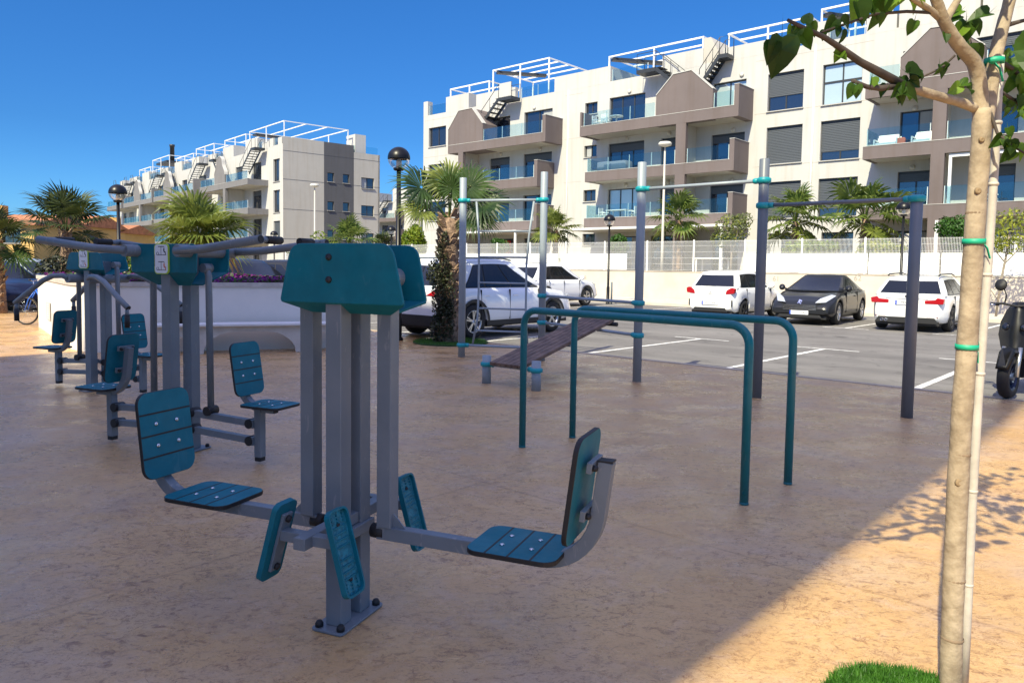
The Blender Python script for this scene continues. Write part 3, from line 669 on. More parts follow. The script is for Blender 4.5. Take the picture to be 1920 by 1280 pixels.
def ochre_house(label, loc, az, L, D, h, nwin, roofh=1.0):
    t = thing('ochre_house', label, 'house', loc, R(90 - az), 'low ochre houses at the left edge')
    hs_ = [(1.0 + k * (L - 1.6) / nwin, 1.0 + k * (L - 1.6) / nwin + 1.5, 1.9, 3.3) for k in range(nwin)]
    wall_holes('wall', 0, L, 0, h, hs_, .25, OCH, t)
    b = MB(); b.box(0, .2, .02, D, 0, h - .01); b.box(L - .2, L, .02, D, 0, h - .01); b.box(.2, L - .2, D - .2, D, 0, h - .01); build_each(b, 'side_wall', OCH, t)
    for q in hs_: window(t, *q, .18, 'plain', 1)
    Q2 = Matrix(((0, 0, 1, 0), (1, 0, 0, 0), (0, 1, 0, 0), (0, 0, 0, 1)))
    MB().prism([(-.4, h), (D + .4, h), (D / 2, h + roofh)], L + .5, Q2, off=-.25).build('roof', ROOF, t)
    MB().box(L * .3, L * .3 + .7, D * .4, D * .4 + .7, h + roofh * .4, h + roofh + .7).build('chimney', OCH, t)
ochre_house('low ochre house with a tiled roof behind the leftmost palm', at(-110, 500, 58), 92, 7.4, 7, 3.3, 3)
ochre_house('ochre house with brown roof and pale chimney behind the dark palm left of the lamp', at(76, 500, 64), 91, 3.6, 7, 3.5, 1, 1.1)
ochre_house('ochre house furthest right of the ochre row, beside the lamp post', at(158, 500, 70), 90, 3.3, 7, 3.2, 1, .9)
# ------------------------------------------------------------------ retaining wall and white fence along the garden
t = thing('retaining_wall', 'long beige concrete retaining wall behind the parked cars with painted stall numbers', 'wall', xy(-10, 31.3), GR)
CONC = mat('beige_concrete', (.55, .49, .41), .9, noise=(.8, .12), bump=(50, .2))
MB().box(-50, 45, 0, .22, -.03, 1.40).build('wall_body', CONC, t, bevel=.01)
MB().box(-50, 45, -.03, .25, 1.40, 1.43).build('coping', CONC, t)
NUM = mat('faded_number_paint', (.30, .27, .24), .9)
for u, v, s in ((1455, 523, '61'), (1608, 522, '62'), (1786, 523, '63'), (1095, 521, '58')):
    d = ray(u, v); k = 31.29 / (d.x * EX.x + d.y * EX.y); p = d * k
    a = p.x * WX.x + p.y * WX.y
    text_mesh('stall_number', s, .30, NUM, t, frame((a + 10, -.004, H + p.z), (1, 0, 0), (0, 0, 1)))
t = thing('garden_fence', 'white wire panel fence with white boards on top of the retaining wall', 'fence', xy(-10, 31.41, 1.43), GR)
b = MB(); k = 0
xs0, xs1 = -42, 30
for i in range(int((xs1 - xs0) / .05)):
    x = xs0 + i * .05; b.box(x - .0045, x + .0045, -.003, .003, .02, 1.42)
for z in (.06, .34, .62, .9, 1.18, 1.38): b.box(xs0, xs1, .004, .010, z - .003, z + .003)
b.build('wire_mesh', WHITEM, t)
i = 0; x = xs0
while x <= xs1:
    MB().box(x - .03, x + .03, -.03, .03, -.002, 1.46).build('post', WHITEM, t, bevel=.004); x += 2.5
BOARD = mat('white_board', (.80, .80, .78), .6, noise=(2, .04))
def board(a0, a1, h=.82):
    b = MB(); n = 6
    for k in range(n): b.box(a0 + 10, a1 + 10, .03, .05, .02 + k * h / n, .02 + (k + 1) * h / n - .008)
    b.build('board', BOARD, t)
def ab_u(u, b_=31.4):
    d = ray(u, 500); k = b_ / (d.x * EX.x + d.y * EX.y); return (d.x * WX.x + d.y * WX.y) * k
board(-48, ab_u(1045)); board(ab_u(1050), ab_u(1174)); board(ab_u(1394), ab_u(1625)); board(ab_u(1628), ab_u(1760)); board(ab_u(1764), 15)
# ------------------------------------------------------------------ outdoor gym machines (local x = seat to seat, y = away, z up)
SIGN = mat('sign_white', (.74, .76, .78), .4); SIGNG = mat('sign_green', (.42, .60, .05), .45); INK = mat('sign_ink', (.02, .02, .025), .6); INKR = mat('sign_red', (.6, .12, .05), .6)
def board_mesh(w_, h_, nslot, slot_axis, M_, parent, name, r=.06, bolts=()):
    """rounded HDPE board split by grooves, black core edge"""
    o = MB().prism(rrect(w_, h_, r, 5), .019, M_, 0, 1, -.005).build(name, [TEAL, BLACK], parent, bevel=.002, seg=1)
    b = MB()
    for k in range(nslot):
        f = (k + 1) / (nslot + 1) - .5
        if slot_axis == 'y': b.box(-w_ / 2 + .003, w_ / 2 - .003, f * h_ - .004, f * h_ + .004, .0141, .0147, 0, M_)
        else: b.box(f * w_ - .004, f * w_ + .004, -h_ / 2 + .003, h_ / 2 - .003, .0141, .0147, 0, M_)
    b.build('groove', BLACK, o)
    for x, y in bolts:
        q = MB(); q.lathe([(.010, 0), (.010, .003), (.006, .006), (0, .0065)], 10, M_ @ Vector((x, y, .0141)), (M_.to_3x3() @ Vector((0, 0, 1)))); q.build('bolt', STEEL, o)
    return o
def seat_assembly(t, x0, d, zs, xback, lean, xend=None, y=0, bar=.05, tw=.30):
    """d=+1 seat points outward along +x: seat board centre x0; back board at xback"""
    M_ = frame((x0, y, zs), (1, 0, 0), (0, 1, 0))
    board_mesh(.36, tw, 3, 'x', M_, t, 'seat', .055, ((-.06, .05), (-.06, -.05), (.06, .05), (.06, -.05)))
def backrest(t, x, z, face, lean, y=0, w_=.30, h_=.40):
    """face=+1: sitting side faces +x. lean tilts the top away from the sitter"""
    up = Vector((-face * math.sin(lean), 0, math.cos(lean))); side = Vector((0, face, 0))
    M_ = frame((x, y, z), side, up)
    o = board_mesh(w_, h_, 3, 'y', M_, t, 'backrest', .055, ((-.06, .05), (.06, .05), (-.06, -.05), (.06, -.05)))
    n = side.cross(up)
    for s in (.09, -.09):                           # brackets on the back
        c = Vector((x, y, z)) + up * s - n * .022
        Q = frame(c, side, up); b = MB(); b.box(-.075, .075, -.02, .02, -.02, .0, 0, Q); b.build('bracket', GREY, o, bevel=.002)
        b = MB()
        for q in (-.055, .055): b.lathe([(.012, 0), (.012, .012), (.007, .018), (0, .018)], 10, Q @ Vector((q, 0, -.02)), -n)
        build_each(b, 'cap', BLACK, o)
    return up, n
def arc(cx, cz, r, a0, a1, n=8): return [(cx + r * math.cos(R(a0 + (a1 - a0) * k / n)), 0, cz + r * math.sin(R(a0 + (a1 - a0) * k / n))) for k in range(n + 1)]
def hood(t, prof, y, side, x0=0):
    """prof = front outline (half widths): list of (half_width, z) from top; lip folds inward under the panel"""
    (wt, zt), (wb, zb), (wl, zl), depth = prof
    th = .012; s = side
    r = .055
    pts = [(-wt, zt), (wt, zt), (wb, zb), (-wb, zb)]
    poly = [(x_ + x0, z_) for x_, z_ in roundpoly(pts, [r, r, .02, .02], 5)]
    Q = Matrix(((1, 0, 0, 0), (0, 0, 1, 0), (0, 1, 0, 0), (0, 0, 0, 1)))
    b = MB(); b.prism(poly, th, Q, off=y - th / 2)
    yo = y; yi = y - s * depth                     # s=-1: front panel (outer side towards -y)
    lp = [Vector((x0 - wb, yo, zb)), Vector((x0 + wb, yo, zb)), Vector((x0 + wl, yi, zl)), Vector((x0 - wl, yi, zl))]
    up_ = Vector((0, -s * .006, .010))
    b.grid([[p for p in lp], [p + up_ for p in lp]], 0, False)
    o = b.build('hood_panel', TEAL, t, bevel=.004)
    return o
def base_plate(t, lx, ly):
    MB().prism(rrect(lx, ly, .02), .010, Matrix.Translation((0, 0, .002))).build('base_plate', GREY, t, bevel=.002)
    for x in (-1, 1):
        for y in (-1, 1):
            MB().lathe([(.017, .012), (.017, .026), (.011, .036), (0, .038)], 12, (x * (lx / 2 - .025), y * (ly / 2 - .028), 0)).build('bolt_cap', BLACK, t)
def uprights(t, ztop, sz=.075, gap=.085, hs=1):
    for y in (-gap, gap):
        MB().box(-sz / 2, sz / 2, y - sz / 2, y + sz / 2, .012, ztop).build('upright', GREY, t, bevel=.004)
MAZ = 112
t = thing('leg_press_machine', 'nearest teal and grey double leg press with two hanging seats and foot plates', 'exercise machine', (-.679, 3.10, 0), R(90 - MAZ), 'outdoor gym machines with teal panels')
base_plate(t, .155, .32); uprights(t, 1.50, .075, .072)
MB().box(-.05, .05, -.126, .126, .36, .405).build('clamp_collar', GREY, t, bevel=.003)
hood(t, ((.238, 1.585), (.295, 1.345), (.19, 1.30), .075), -.117, -1, .04); hood(t, ((.238, 1.585), (.285, 1.345), (.19, 1.30), .075), .117, 1, .02)
o = MB(); o.lathe([(.014, 0), (.013, .006), (0, .008)], 12, (-.01, -.1235, 1.530), (0, -1, 0)); o.lathe([(.014, 0), (.013, .006), (0, .008)], 12, (-.01, -.1235, 1.440), (0, -1, 0)); build_each(o, 'panel_bolt', BLACK, t)
for s in (-1, 1):
    xa = .19 * s
    MB().lathe([(.036, -.05), (.040, -.046), (.040, .046), (.036, .05)], 18, (xa + s * .012, 0, 1.45), (0, 1, 0)).build('pivot', GREY, t)
    MB().box(xa - .033, xa + .033, -.033, .033, .425, 1.33).build('swing_arm', GREY, t, bevel=.004)
    MB().bar([(xa, 0, 1.33), (xa + s * .01, 0, 1.42)], .045, .022).build('hanger', GREY, t, bevel=.003)
    MB().box(min(s * .04, xa + s * .02), max(s * .04, xa + s * .02), -.03, .03, 1.43, 1.48).build('pivot_bracket', GREY, t)
    # seat bar: out, then a wide bend up behind the backrest
    x_end = .97
    pts = [(s * .15, 0, .40), (s * .55, 0, .40), (s * (x_end - .10), 0, .40)] + [(s * p[0], 0, p[2]) for p in arc(x_end - .10, .62, .22, -90, -6, 9)][1:] + [(s * (x_end + .145), 0, .80)]
    MB().bar(pts, .048, .055).build('seat_bar', GREY, t, bevel=.003)
    e = Vector(pts[-1]); MB().box(e.x - .028, e.x + .028, -.025, .025, e.z, e.z + .006).build('end_cap', BLACK, t)
    MB().prism([(0, 0), (.06, 0), (0, .06)], .006, frame((xa + s * .033, -.003, .425), (s, 0, 0), (0, 0, 1))).build('gusset', GREY, t)
    seat_assembly(t, s * (.785 if s > 0 else .73), 1, .432, 0, 0)
    backrest(t, s * 1.025, .70, -s, R(7))
    MB().lathe([(.03, 0), (.03, .06)], 14, (s * .12, 0, .40), (s, 0, 0)).build('bumper', BLACK, t)
# two foot plates in front and two behind, carried by one cross bar
MB().box(-.027, .027, -.33, .33, .407, .455).build('cross_bar', GREY, t, bevel=.003)
PEG = mat('peg_plate', (.02, .20, .26), .35, 0, .5, (60, .5), bump=(160, .4))
for s in (-1, 1):
    for y in (-1, 1):
        yy = .26 * y; MB().box(min(0, s * .13), max(0, s * .13), yy - .022, yy + .022, .41, .452).build('plate_arm', GREY, t, bevel=.003)
        up = Vector((s * math.sin(R(-16)), 0, math.cos(R(16)))); side = Vector((0, s, 0)); M_ = frame((s * .15, yy, .40), side, up)
        b = MB(); outer = rrect(.125, .335, .03); inner = rrect(.108, .318, .024)
        a1 = [b.b.verts.new(M_ @ Vector((x, q, 0))) for x, q in outer]; a2 = [b.b.verts.new(M_ @ Vector((x, q, .024))) for x, q in outer]
        a3 = [b.b.verts.new(M_ @ Vector((x, q, .024))) for x, q in inner]; a4 = [b.b.verts.new(M_ @ Vector((x, q, .008))) for x, q in inner]
        b.b.faces.new(a1)
        for p, q in ((a1, a2), (a2, a3), (a3, a4)):
            for k in range(len(p)): b.b.faces.new((p[k], p[(k + 1) % len(p)], q[(k + 1) % len(p)], q[k]))
        f = b.b.faces.new(a4); f.material_index = 1
        fp = b.build('foot_plate', [TEAL, PEG], t)
        for sgn in (-1, 1):
            b = MB()
            for k in range(4): q = sgn * (.025 + k * .024); b.box(-.04, .04, q - .003, q + .003, .0082, .013, 0, M_)
            for k in range(3):
                for xx in (-.035, 0, .035): b.box(xx - .003, xx + .003, sgn * (.115 + k * .013) - .003, sgn * (.115 + k * .013) + .003, .0082, .014, 0, M_)
            b.build('tread', TEAL, fp)
        b = MB(); b.box(-.028, .028, -.125, .125, -.014, -.001, 0, M_); b.build('mounting_plate', GREY, fp, bevel=.002)
        b = MB()
        for q in (-.105, .105): b.lathe([(.014, 0), (.014, .012), (0, .014)], 10, M_ @ Vector((0, q, -.014)), -(M_.to_3x3() @ Vector((0, 0, 1)))); b.lathe([(.009, 0), (.009, .004), (0, .005)], 10, M_ @ Vector((0, q, .0082)), (M_.to_3x3() @ Vector((0, 0, 1))))
        build_each(b, 'bolt', BLACK, fp)
def sign(t, zc, y, h=.27, w_=.165):
    M_ = frame((0, y, zc), (1, 0, 0), (0, 0, 1))
    o = MB().prism(rrect(w_, h, .03), .012, M_).build('sign', SIGNG, t)
    MB().prism(rrect(w_ - .014, h - .014, .026), .002, M_, off=.0121).build('sign_face', SIGN, o)
    b = MB()
    def ln(x0, y0, x1, y1, q=.0022, mi=0):
        d = Vector((x1 - x0, y1 - y0, 0)); n_ = Vector((-d.y, d.x, 0)).normalized() * q
        b.face([M_ @ Vector((x0, y0, .0146)) + M_.to_3x3() @ n_, M_ @ Vector((x0, y0, .0146)) - M_.to_3x3() @ n_, M_ @ Vector((x1, y1, .0146)) - M_.to_3x3() @ n_, M_ @ Vector((x1, y1, .0146)) + M_.to_3x3() @ n_], mi)
    for yc, mi in ((.065, 0), (-.05, 1)):
        ln(-.045, yc - .035, .05, yc - .035); ln(0, yc - .035, 0, yc + .03); ln(-.03, yc + .028, .03, yc + .028, .003); ln(.03, yc + .015, .03, yc - .01, .006, mi); ln(.03, yc - .012, .045, yc - .012, .005, mi)
        ln(.03, yc + .022, .034, yc + .022, .005); ln(-.035, yc - .01, -.02, yc - .035); ln(-.045, yc - .034, -.045, yc - .015); ln(.045, yc - .012, .045, yc - .035, .004, mi)
    for k in range(10): ln(-.066, .03 - k * .009, -.066, .025 - k * .009, .003)
    b.build('pictogram', [INK, INKR], o)
def lift_seat(t, s, A):
    """seat carried by a post on two parallel links; the sitter faces outward"""
    MB().box(s * A - .03, s * A + .03, -.03, .03, .05, .42).build('seat_post', GREY, t, bevel=.004)
    MB().box(s * A - .027, s * A + .027, -.027, .027, .02, .05).build('foot_cap', BLACK, t)
    for z in (.17, .30):
        MB().bar([(s * .03, -.0, z + .03), (s * (A - .08), 0, z)], .05, .05).build('link', GREY, t, bevel=.003)
        for xx, zz in ((A - .07, z), (.12, z + .03)):
            MB().lathe([(.034, -.05), (.036, -.048), (.036, .048), (.034, .05)], 14, (s * xx, 0, zz), (0, 1, 0)).build('pivot', BLACK, t)
        MB().box(min(s * (A - .09), s * (A - .03)), max(s * (A - .09), s * (A - .03)), -.042, .042, z - .032, z + .032).build('pivot_bracket', GREY, t, bevel=.003)
    pts = [(s * (A + .15), 0, .418), (s * (A - .02), 0, .418)] + [(s * p[0], 0, p[2]) for p in arc(A + .02, .62, .20, -90, -172, 9)][1:] + [(s * (A - .21), 0, .80)]
    MB().bar(pts, .05, .05).build('seat_bar', GREY, t, bevel=.003)
    MB().box(s * (A + .15) - .004, s * (A + .15) + .004, -.024, .024, .394, .442).build('end_cap', BLACK, t)
    seat_assembly(t, s * (A + .10), 1, .447, 0, 0)
    backrest(t, s * (A - .125), .71, s, R(9))
def swing_rod(t, s, zt, sp_=.28, z0=.36):
    b = MB(); b.tube([(s * sp_, 0, zt), (s * (sp_ + .02), 0, zt - .06), (s * (sp_ + .03), 0, z0)], .026, 12); b.build('push_rod', GREY, t)
    MB().lathe([(.036, -.05), (.036, .05)], 14, (s * (sp_ + .03), 0, z0), (0, 1, 0)).build('rod_joint', BLACK, t)
    MB().lathe([(.036, -.04), (.036, .04)], 14, (s * sp_, 0, zt), (0, 1, 0)).build('pivot', GREY, t)
t = thing('shoulder_press_machine', 'middle teal and grey shoulder press whose straight lever arms stick out level at the top', 'exercise machine', (-2.60, 5.85, 0), R(90 - 113), 'outdoor gym machines with teal panels')
base_plate(t, .2, .42); uprights(t, 1.55, .09, .10)
pr_ = ((.345, 1.64), (.335, 1.42), (.17, 1.32), .10)
hood(t, pr_, -.16, -1); hood(t, pr_, .16, 1); sign(t, 1.525, -.167, .23, .145)
for s in (-1, 1):
    lift_seat(t, s, .78); swing_rod(t, s, 1.46, .27)
    MB().lathe([(.044, -.285), (.047, -.28), (.047, .28), (.044, .285)], 18, (s * .27, 0, 1.585), (0, 1, 0)).build('lever_pivot', GREY, t)
    for y in (-1, 1):
        pts = [(s * .25, y * .27, 1.585), (s * .55, y * .30, 1.60), (s * 1.12, y * .36, 1.665)]
        lv = MB().tube(pts, .031, 14).build('lever', GREY, t)
        e = Vector(pts[-1]); MB().lathe([(.027, 0), (.027, .004)], 14, e, (s, 0, .1)).build('end_cap', BLACK, lv)
        MB().tube([e + Vector((-s * .05, -y * .03, 0)), e + Vector((-s * .05, -y * .13, 0))], .022, 12).build('handle', GREY, lv)
        MB().tube([e + Vector((-s * .05, -y * .11, 0)), e + Vector((-s * .05, -y * .26, 0))], .028, 12).build('grip', BLACK, lv)
t = thing('chest_press_machine', 'farthest teal and grey chest press with curved lever arms hanging down to black grips', 'exercise machine', (-4.83, 8.70, 0), R(90 - 113), 'outdoor gym machines with teal panels')
base_plate(t, .2, .42); uprights(t, 1.50, .09, .10)
pr_ = ((.25, 1.60), (.31, 1.40), (.2, 1.34), .10)
hood(t, pr_, -.16, -1); hood(t, pr_, .16, 1); sign(t, 1.52, -.167, .21, .15)
for s in (-1, 1):
    lift_seat(t, s, .70); swing_rod(t, s, 1.46, .30)
    MB().lathe([(.05, -.26), (.05, .26)], 16, (s * .16, 0, 1.30), (0, 1, 0)).build('lever_pivot', GREY, t)
    for y in (-1, 1):
        pts = [(s * .16, y * .24, 1.30), (s * .24, y * .26, 1.33), (s * .36, y * .29, 1.325), (s * .50, y * .31, 1.27), (s * .78, y * .35, 1.09), (s * .92, y * .36, 1.0)]
        lv = MB().tube(pts, .030, 14).build('lever', GREY, t)
        e = Vector(pts[-1]); MB().lathe([(.026, 0), (.026, .003)], 14, e + Vector((s * .001, 0, 0)), (s * .84, 0, -.54)).build('end_cap', BLACK, lv)
        MB().tube([e + Vector((-s * .02, 0, 0)), e + Vector((-s * .02, 0, -.09))], .020, 12).build('handle', GREY, lv)
        MB().tube([e + Vector((-s * .02, 0, -.07)), e + Vector((-s * .02, 0, -.21))], .027, 12).build('grip', BLACK, lv)
# ------------------------------------------------------------------ pull-up station
POST = mat('grey_blue_post', (.28, .325, .355), .4, noise=(4, .06)); POSTD = mat('shaded_post', (.135, .155, .18), .42, noise=(4, .06))  # POSTD: shade of the unlit posts put into a darker copy of the paint
p = [Vector(q) for q in ((-.83, 12.355, 0), (.485, 12.01, 0), (1.683, 9.917, 0), (2.916, 8.789, 0), (4.13, 7.707, 0))]
ht = (2.95, 3.02, 2.90, 2.80, 2.30)
org = p[2].copy()
t = thing('pull_up_station', 'grey pull-up station of five tall posts with turquoise clamps, high bars and a climbing ladder', 'exercise frame', org)
def L(v): return Vector(v) - org
PR_ = .058
for i, q in enumerate(p):
    o = MB().lathe([(PR_, -.02), (PR_, ht[i] - .006), (PR_ - .006, ht[i]), (0, ht[i])], 22, L(q)).build('post', POSTD if i > 2 else POST, t)
def bar(i, zi, j, zj, r=.022, st=0, en=1):
    a = L(p[i]) + Vector((0, 0, zi)); b_ = L(p[j]) + Vector((0, 0, zj)); d = b_ - a
    MB().tube([a + d * st, a + d * en], r, 12).build('bar', POSTD if i > 2 else POST, t)
def clamp(i, z, dirs):
    b = MB(); b.lathe([(PR_ + .004, -.035), (PR_ + .022, -.024), (PR_ + .024, 0), (PR_ + .022, .024), (PR_ + .004, .035)], 22, L(p[i]) + Vector((0, 0, z)), cap=False)
    for d in dirs:
        d = Vector(d).normalized(); c = L(p[i]) + Vector((0, 0, z)); b.lathe([(.034, PR_), (.034, PR_ + .055), (.028, PR_ + .07), (.0, PR_ + .07)], 14, c, d)
    b.build('clamp', CLAMP, t)
d01 = p[1] - p[0]; d12 = p[2] - p[1]; d23 = p[3] - p[2]; d34 = p[4] - p[3]
zb1 = 2.58
bar(0, zb1, 1, zb1); clamp(0, zb1, [d01]); clamp(1, zb1, [-d01])
bar(0, .20, 1, .20); clamp(0, .20, [d01]); clamp(1, .20, [-d01])
for z in (1.05, .62): bar(1, z, 2, z); clamp(1, z, [d12]); clamp(2, z, [-d12])
z23 = 2.55; bar(2, z23, 3, z23); clamp(2, z23, [d23]); clamp(3, z23, [-d23])
z34 = 2.26; bar(3, z34, 4, z34); clamp(3, z34, [d34]); clamp(4, z34, [-d34])
# ladder: two rails that lean together downward then flare, with rungs
a = L(p[0]); d = (p[1] - p[0]); zl = [2.56, 2.0, 1.55, 1.1, .65, .22]; fr = [(.17, .88), (.205, .825), (.21, .80), (.21, .80), (.20, .80), (.14, .83)]
rl = []
for s in (0, 1):
    pts = [a + d * fr[k][s] + Vector((0, 0, zl[k])) for k in range(6)]; rl.append(pts)
    MB().tube(pts, .018, 10).build('ladder_rail', POST, t)
def atz(pts, z):
    for k in range(5):
        if pts[k].z >= z >= pts[k + 1].z:
            f = (pts[k].z - z) / (pts[k].z - pts[k + 1].z); return pts[k].lerp(pts[k + 1], f)
for z in (2.08, 1.66, 1.24, .82, .45): MB().tube([atz(rl[0], z), atz(rl[1], z)], .016, 10).build('rung', POST, t)
# incline bench hooked on the low bar
q1, q2 = Vector((-.318, 9.591, 0)), Vector((.307, 9.059, 0))
t = thing('incline_bench', 'inclined dark slatted wooden sit-up bench resting on two short grey posts', 'exercise bench', (q1 + q2) / 2)
oc = (q1 + q2) / 2
WOOD = mat('dark_slat_wood', (.20, .125, .085), .7, noise=(6, .3, (.10, .062, .045)))
for q in (q1, q2):
    MB().lathe([(PR_, -.02), (PR_, .36), (0, .362)], 20, q - oc).build('post', POST, t)
    b = MB(); b.lathe([(PR_ + .004, -.03), (PR_ + .022, -.02), (PR_ + .022, .02), (PR_ + .004, .03)], 20, q - oc + Vector((0, 0, .25)), cap=False); dd = (oc - q).normalized()
    b.lathe([(.034, PR_), (.034, PR_ + .06), (0, PR_ + .06)], 14, q - oc + Vector((0, 0, .25)), dd); b.build('clamp', CLAMP, t)
MB().tube([q1 - oc + Vector((0, 0, .25)), q2 - oc + Vector((0, 0, .25))], .022, 10).build('cross_bar', POST, t)
sd_ = (q2 - q1).normalized(); up = at(1120, 603, 11.0) - (oc + Vector((0, 0, .27))); n_ = up.normalized()
ZB = sd_.cross(n_).normalized()
if ZB.z < 0: ZB = -ZB
M_ = Matrix((sd_, n_, ZB)).transposed().to_4x4(); M_.translation = Vector((0, 0, .275))
ln_ = up.length + .05; sl = .55 / 6
for k in range(6):
    MB().box(-.275 + k * sl + .004, -.275 + (k + 1) * sl - .004, -.10, ln_, 0, .045, 0, M_).build('slat', WOOD, t, bevel=.004)
MB().box(-.26, .26, ln_ * .45, ln_ * .45 + .06, -.03, -.001, 0, M_).build('batten', GREY, t)
MB().lathe([(.03, -.33), (.03, .33)], 14, M_ @ Vector((0, ln_ - .03, -.032)), sd_).build('hook', BLACK, t)
# ------------------------------------------------------------------ parallel bars
def pbar(A, B, z, label):
    A = Vector((*A, 0)); B = Vector((*B, 0)); c = (A + B) / 2; d = (B - A).normalized(); h = (B - A).length / 2; r = .13
    t = thing('parallel_bar', label, 'exercise bar', c, 0, 'pair of teal parallel bars')
    pts = [d * -h + Vector((0, 0, -.02)), d * -h + Vector((0, 0, z - r))]
    for k in range(1, 9): q = R(180 - 90 * k / 8); pts.append(d * (-h + r + r * math.cos(q)) + Vector((0, 0, z - r + r * math.sin(q))))
    for k in range(0, 9): q = R(90 - 90 * k / 8); pts.append(d * (h - r + r * math.cos(q)) + Vector((0, 0, z - r + r * math.sin(q))))
    pts.append(d * h + Vector((0, 0, -.02)))
    MB().tube(pts, .0285, 18).build('rail', TEALM, t)
    for s in (-1, 1):
        MB().lathe([(.0295, 0), (.0295, .012), (.0286, .016)], 18, d * h * s).build('ground_collar', TEALM, t)
pbar((.101, 6.168), (1.511, 4.724), 1.15, 'nearer of the two teal parallel bars, its legs standing closest to the viewer')
pbar((.551, 6.55), (1.967, 5.197), 1.15, 'farther of the two teal parallel bars, standing behind its twin')
# ------------------------------------------------------------------ planter with flowers and its bench
PL = [(-10.75, 16.9), (-7.35, 12.45), (-6.9, 12.25), (-6.3, 12.32), (-2.95, 13.55), (-5.3, 20.5)]
pc = Vector((-6.3, 14.5, 0))
plan = roundpoly(PL, [.05, .5, .1, .5, .1, .1], 4)
t = thing('planter', 'low white rendered planter wall with pale coping, full of purple flowers', 'planter', pc)
PWALL = mat('planter_render', (.74, .70, .63), .85, noise=(1.2, .06), bump=(50, .1))
rel = [(x - pc.x, y - pc.y) for x, y in plan]
MB().prism(rel, 1.09).build('wall', PWALL, t)
big = [(x * 1.012, y * 1.012) for x, y in rel]
MB().prism(big, .075, off=1.091).build('coping', mat('pale_stone_coping', (.50, .46, .41), .8, noise=(6, .15)), t, bevel=.01)
MB().prism([(x * .93, y * .93) for x, y in rel], .02, off=1.167).build('soil', mat('soil', (.06, .045, .03), .95, noise=(9, .4)), t)
b = MB()
for k in range(2): pass
dl = (Vector((-11.0, 17.2, 0)) - Vector((-7.35, 12.45, 0))).normalized(); nl = Vector((-dl.y, dl.x, 0)); nl = nl if nl.x < 0 else -nl
s0 = Vector((-7.35, 12.45, 0)) - pc
Mv = frame(s0 + dl * 3.3 + nl * .012, -dl, (0, 0, 1))
b.box(-.35, .25, .30, .66, -.006, .006, 0, Mv); b.box(.45, 2.9, .02, .48, -.006, .002, 0, Mv); build_each(b, 'plinth', mat('grey_plinth', (.52, .50, .48), .85), t)
b = MB()
for k in range(7): b.box(-.12, .06, .33 + k * .045, .35 + k * .045, .0062, .012, 0, Mv)
b.build('vent_louvre', WHITEM, t)
# flowers
random.seed(4)
FLW = leafmat('purple_flower', (.13, .006, .125), (.27, .018, .26), 8, .3); FLG = leafmat('flower_foliage', (.03, .07, .02), (.08, .13, .03), 6, .3)
vs = []; fs = []; mi = []
def inside(x, y, poly):
    r = False; j = len(poly) - 1
    for i in range(len(poly)):
        if (poly[i][1] > y) != (poly[j][1] > y) and x < (poly[j][0] - poly[i][0]) * (y - poly[i][1]) / (poly[j][1] - poly[i][1]) + poly[i][0]: r = not r
        j = i
    return r
inner = [(x * .95, y * .95) for x, y in rel]
n = 0
while n < 9000:
    x = random.uniform(-5, 3.6); y = random.uniform(-2.6, 2.2)
    if not inside(x, y, inner): continue
    if x < -1.3 and random.random() < .55: continue
    n += 1; z = 1.17 + random.random() ** 1.3 * (.075 + .03 * math.sin(x * 3) + .035 * math.sin(x * 1.3 + y * 2)); g = random.random() < .28
    s = .028 if not g else .04; q = Vector((random.gauss(0, 1), random.gauss(0, 1), random.gauss(0, 1) + .6)).normalized(); a = q.orthogonal().normalized(); c = q.cross(a); i = len(vs); o_ = Vector((x, y, z))
    vs += [o_ + a * s, o_ + c * s, o_ - a * s, o_ - c * s]; fs.append((i, i + 1, i + 2, i + 3)); mi.append(1 if g else 0)
o = raw('flower_bed', vs, fs, [FLW, FLG], None, mi); o.location = pc; tag(o, 'mass of small purple flowers spilling over the planter top', 'flowers', kind='stuff')
# bench: long slab on arched legs along the planter front
t = thing('concrete_bench', 'white concrete bench with arched legs in front of the planter', 'bench', (-4.6, 12.55, 0), 0)
dB = (Vector((-2.95, 13.55, 0)) - Vector((-6.3, 12.32, 0))).normalized()
M_ = frame((0, 0, 0), dB, (0, 0, 1)); STONE = mat('bench_concrete', (.60, .55, .48), .8, noise=(5, .12), bump=(60, .2))
def archpoly(x0, x1, legs, zt, th, lw, fl):
    bot = []
    ed = [x0] + [q for l in legs for q in (l - lw / 2 - fl, l - lw / 2, l + lw / 2, l + lw / 2 + fl)] + [x1]
    pts = [(x0, zt), (x0, zt - th)]
    for l in legs:
        for k in range(7): q = R(90 - 90 * k / 6); pts.append((l - lw / 2 - fl + fl * math.cos(q), (zt - th) * math.sin(q)))
        for k in range(7): q = R(180 - 90 * k / 6); pts.append((l + lw / 2 + fl + fl * math.cos(q), (zt - th) * math.sin(q)))
    pts += [(x1, zt - th), (x1, zt)]
    # drop duplicates
    out = []
    for q in pts:
        if not out or (abs(q[0] - out[-1][0]) + abs(q[1] - out[-1][1])) > 1e-4: out.append(q)
    return out
poly = archpoly(-1.25, 1.75, [-.62, .98], .46, .10, .14, .50)
b = MB(); b.prism(poly, .42, M_, off=-.24); b.build('bench_body', STONE, t, bevel=.008)
b = MB(); b.box(-1.3, 1.8, .461, .50, -.20, .27, 0, M_); b.build('seat', mat('bench_seat', (.72, .70, .66), .7, noise=(4, .05)), t, bevel=.006)
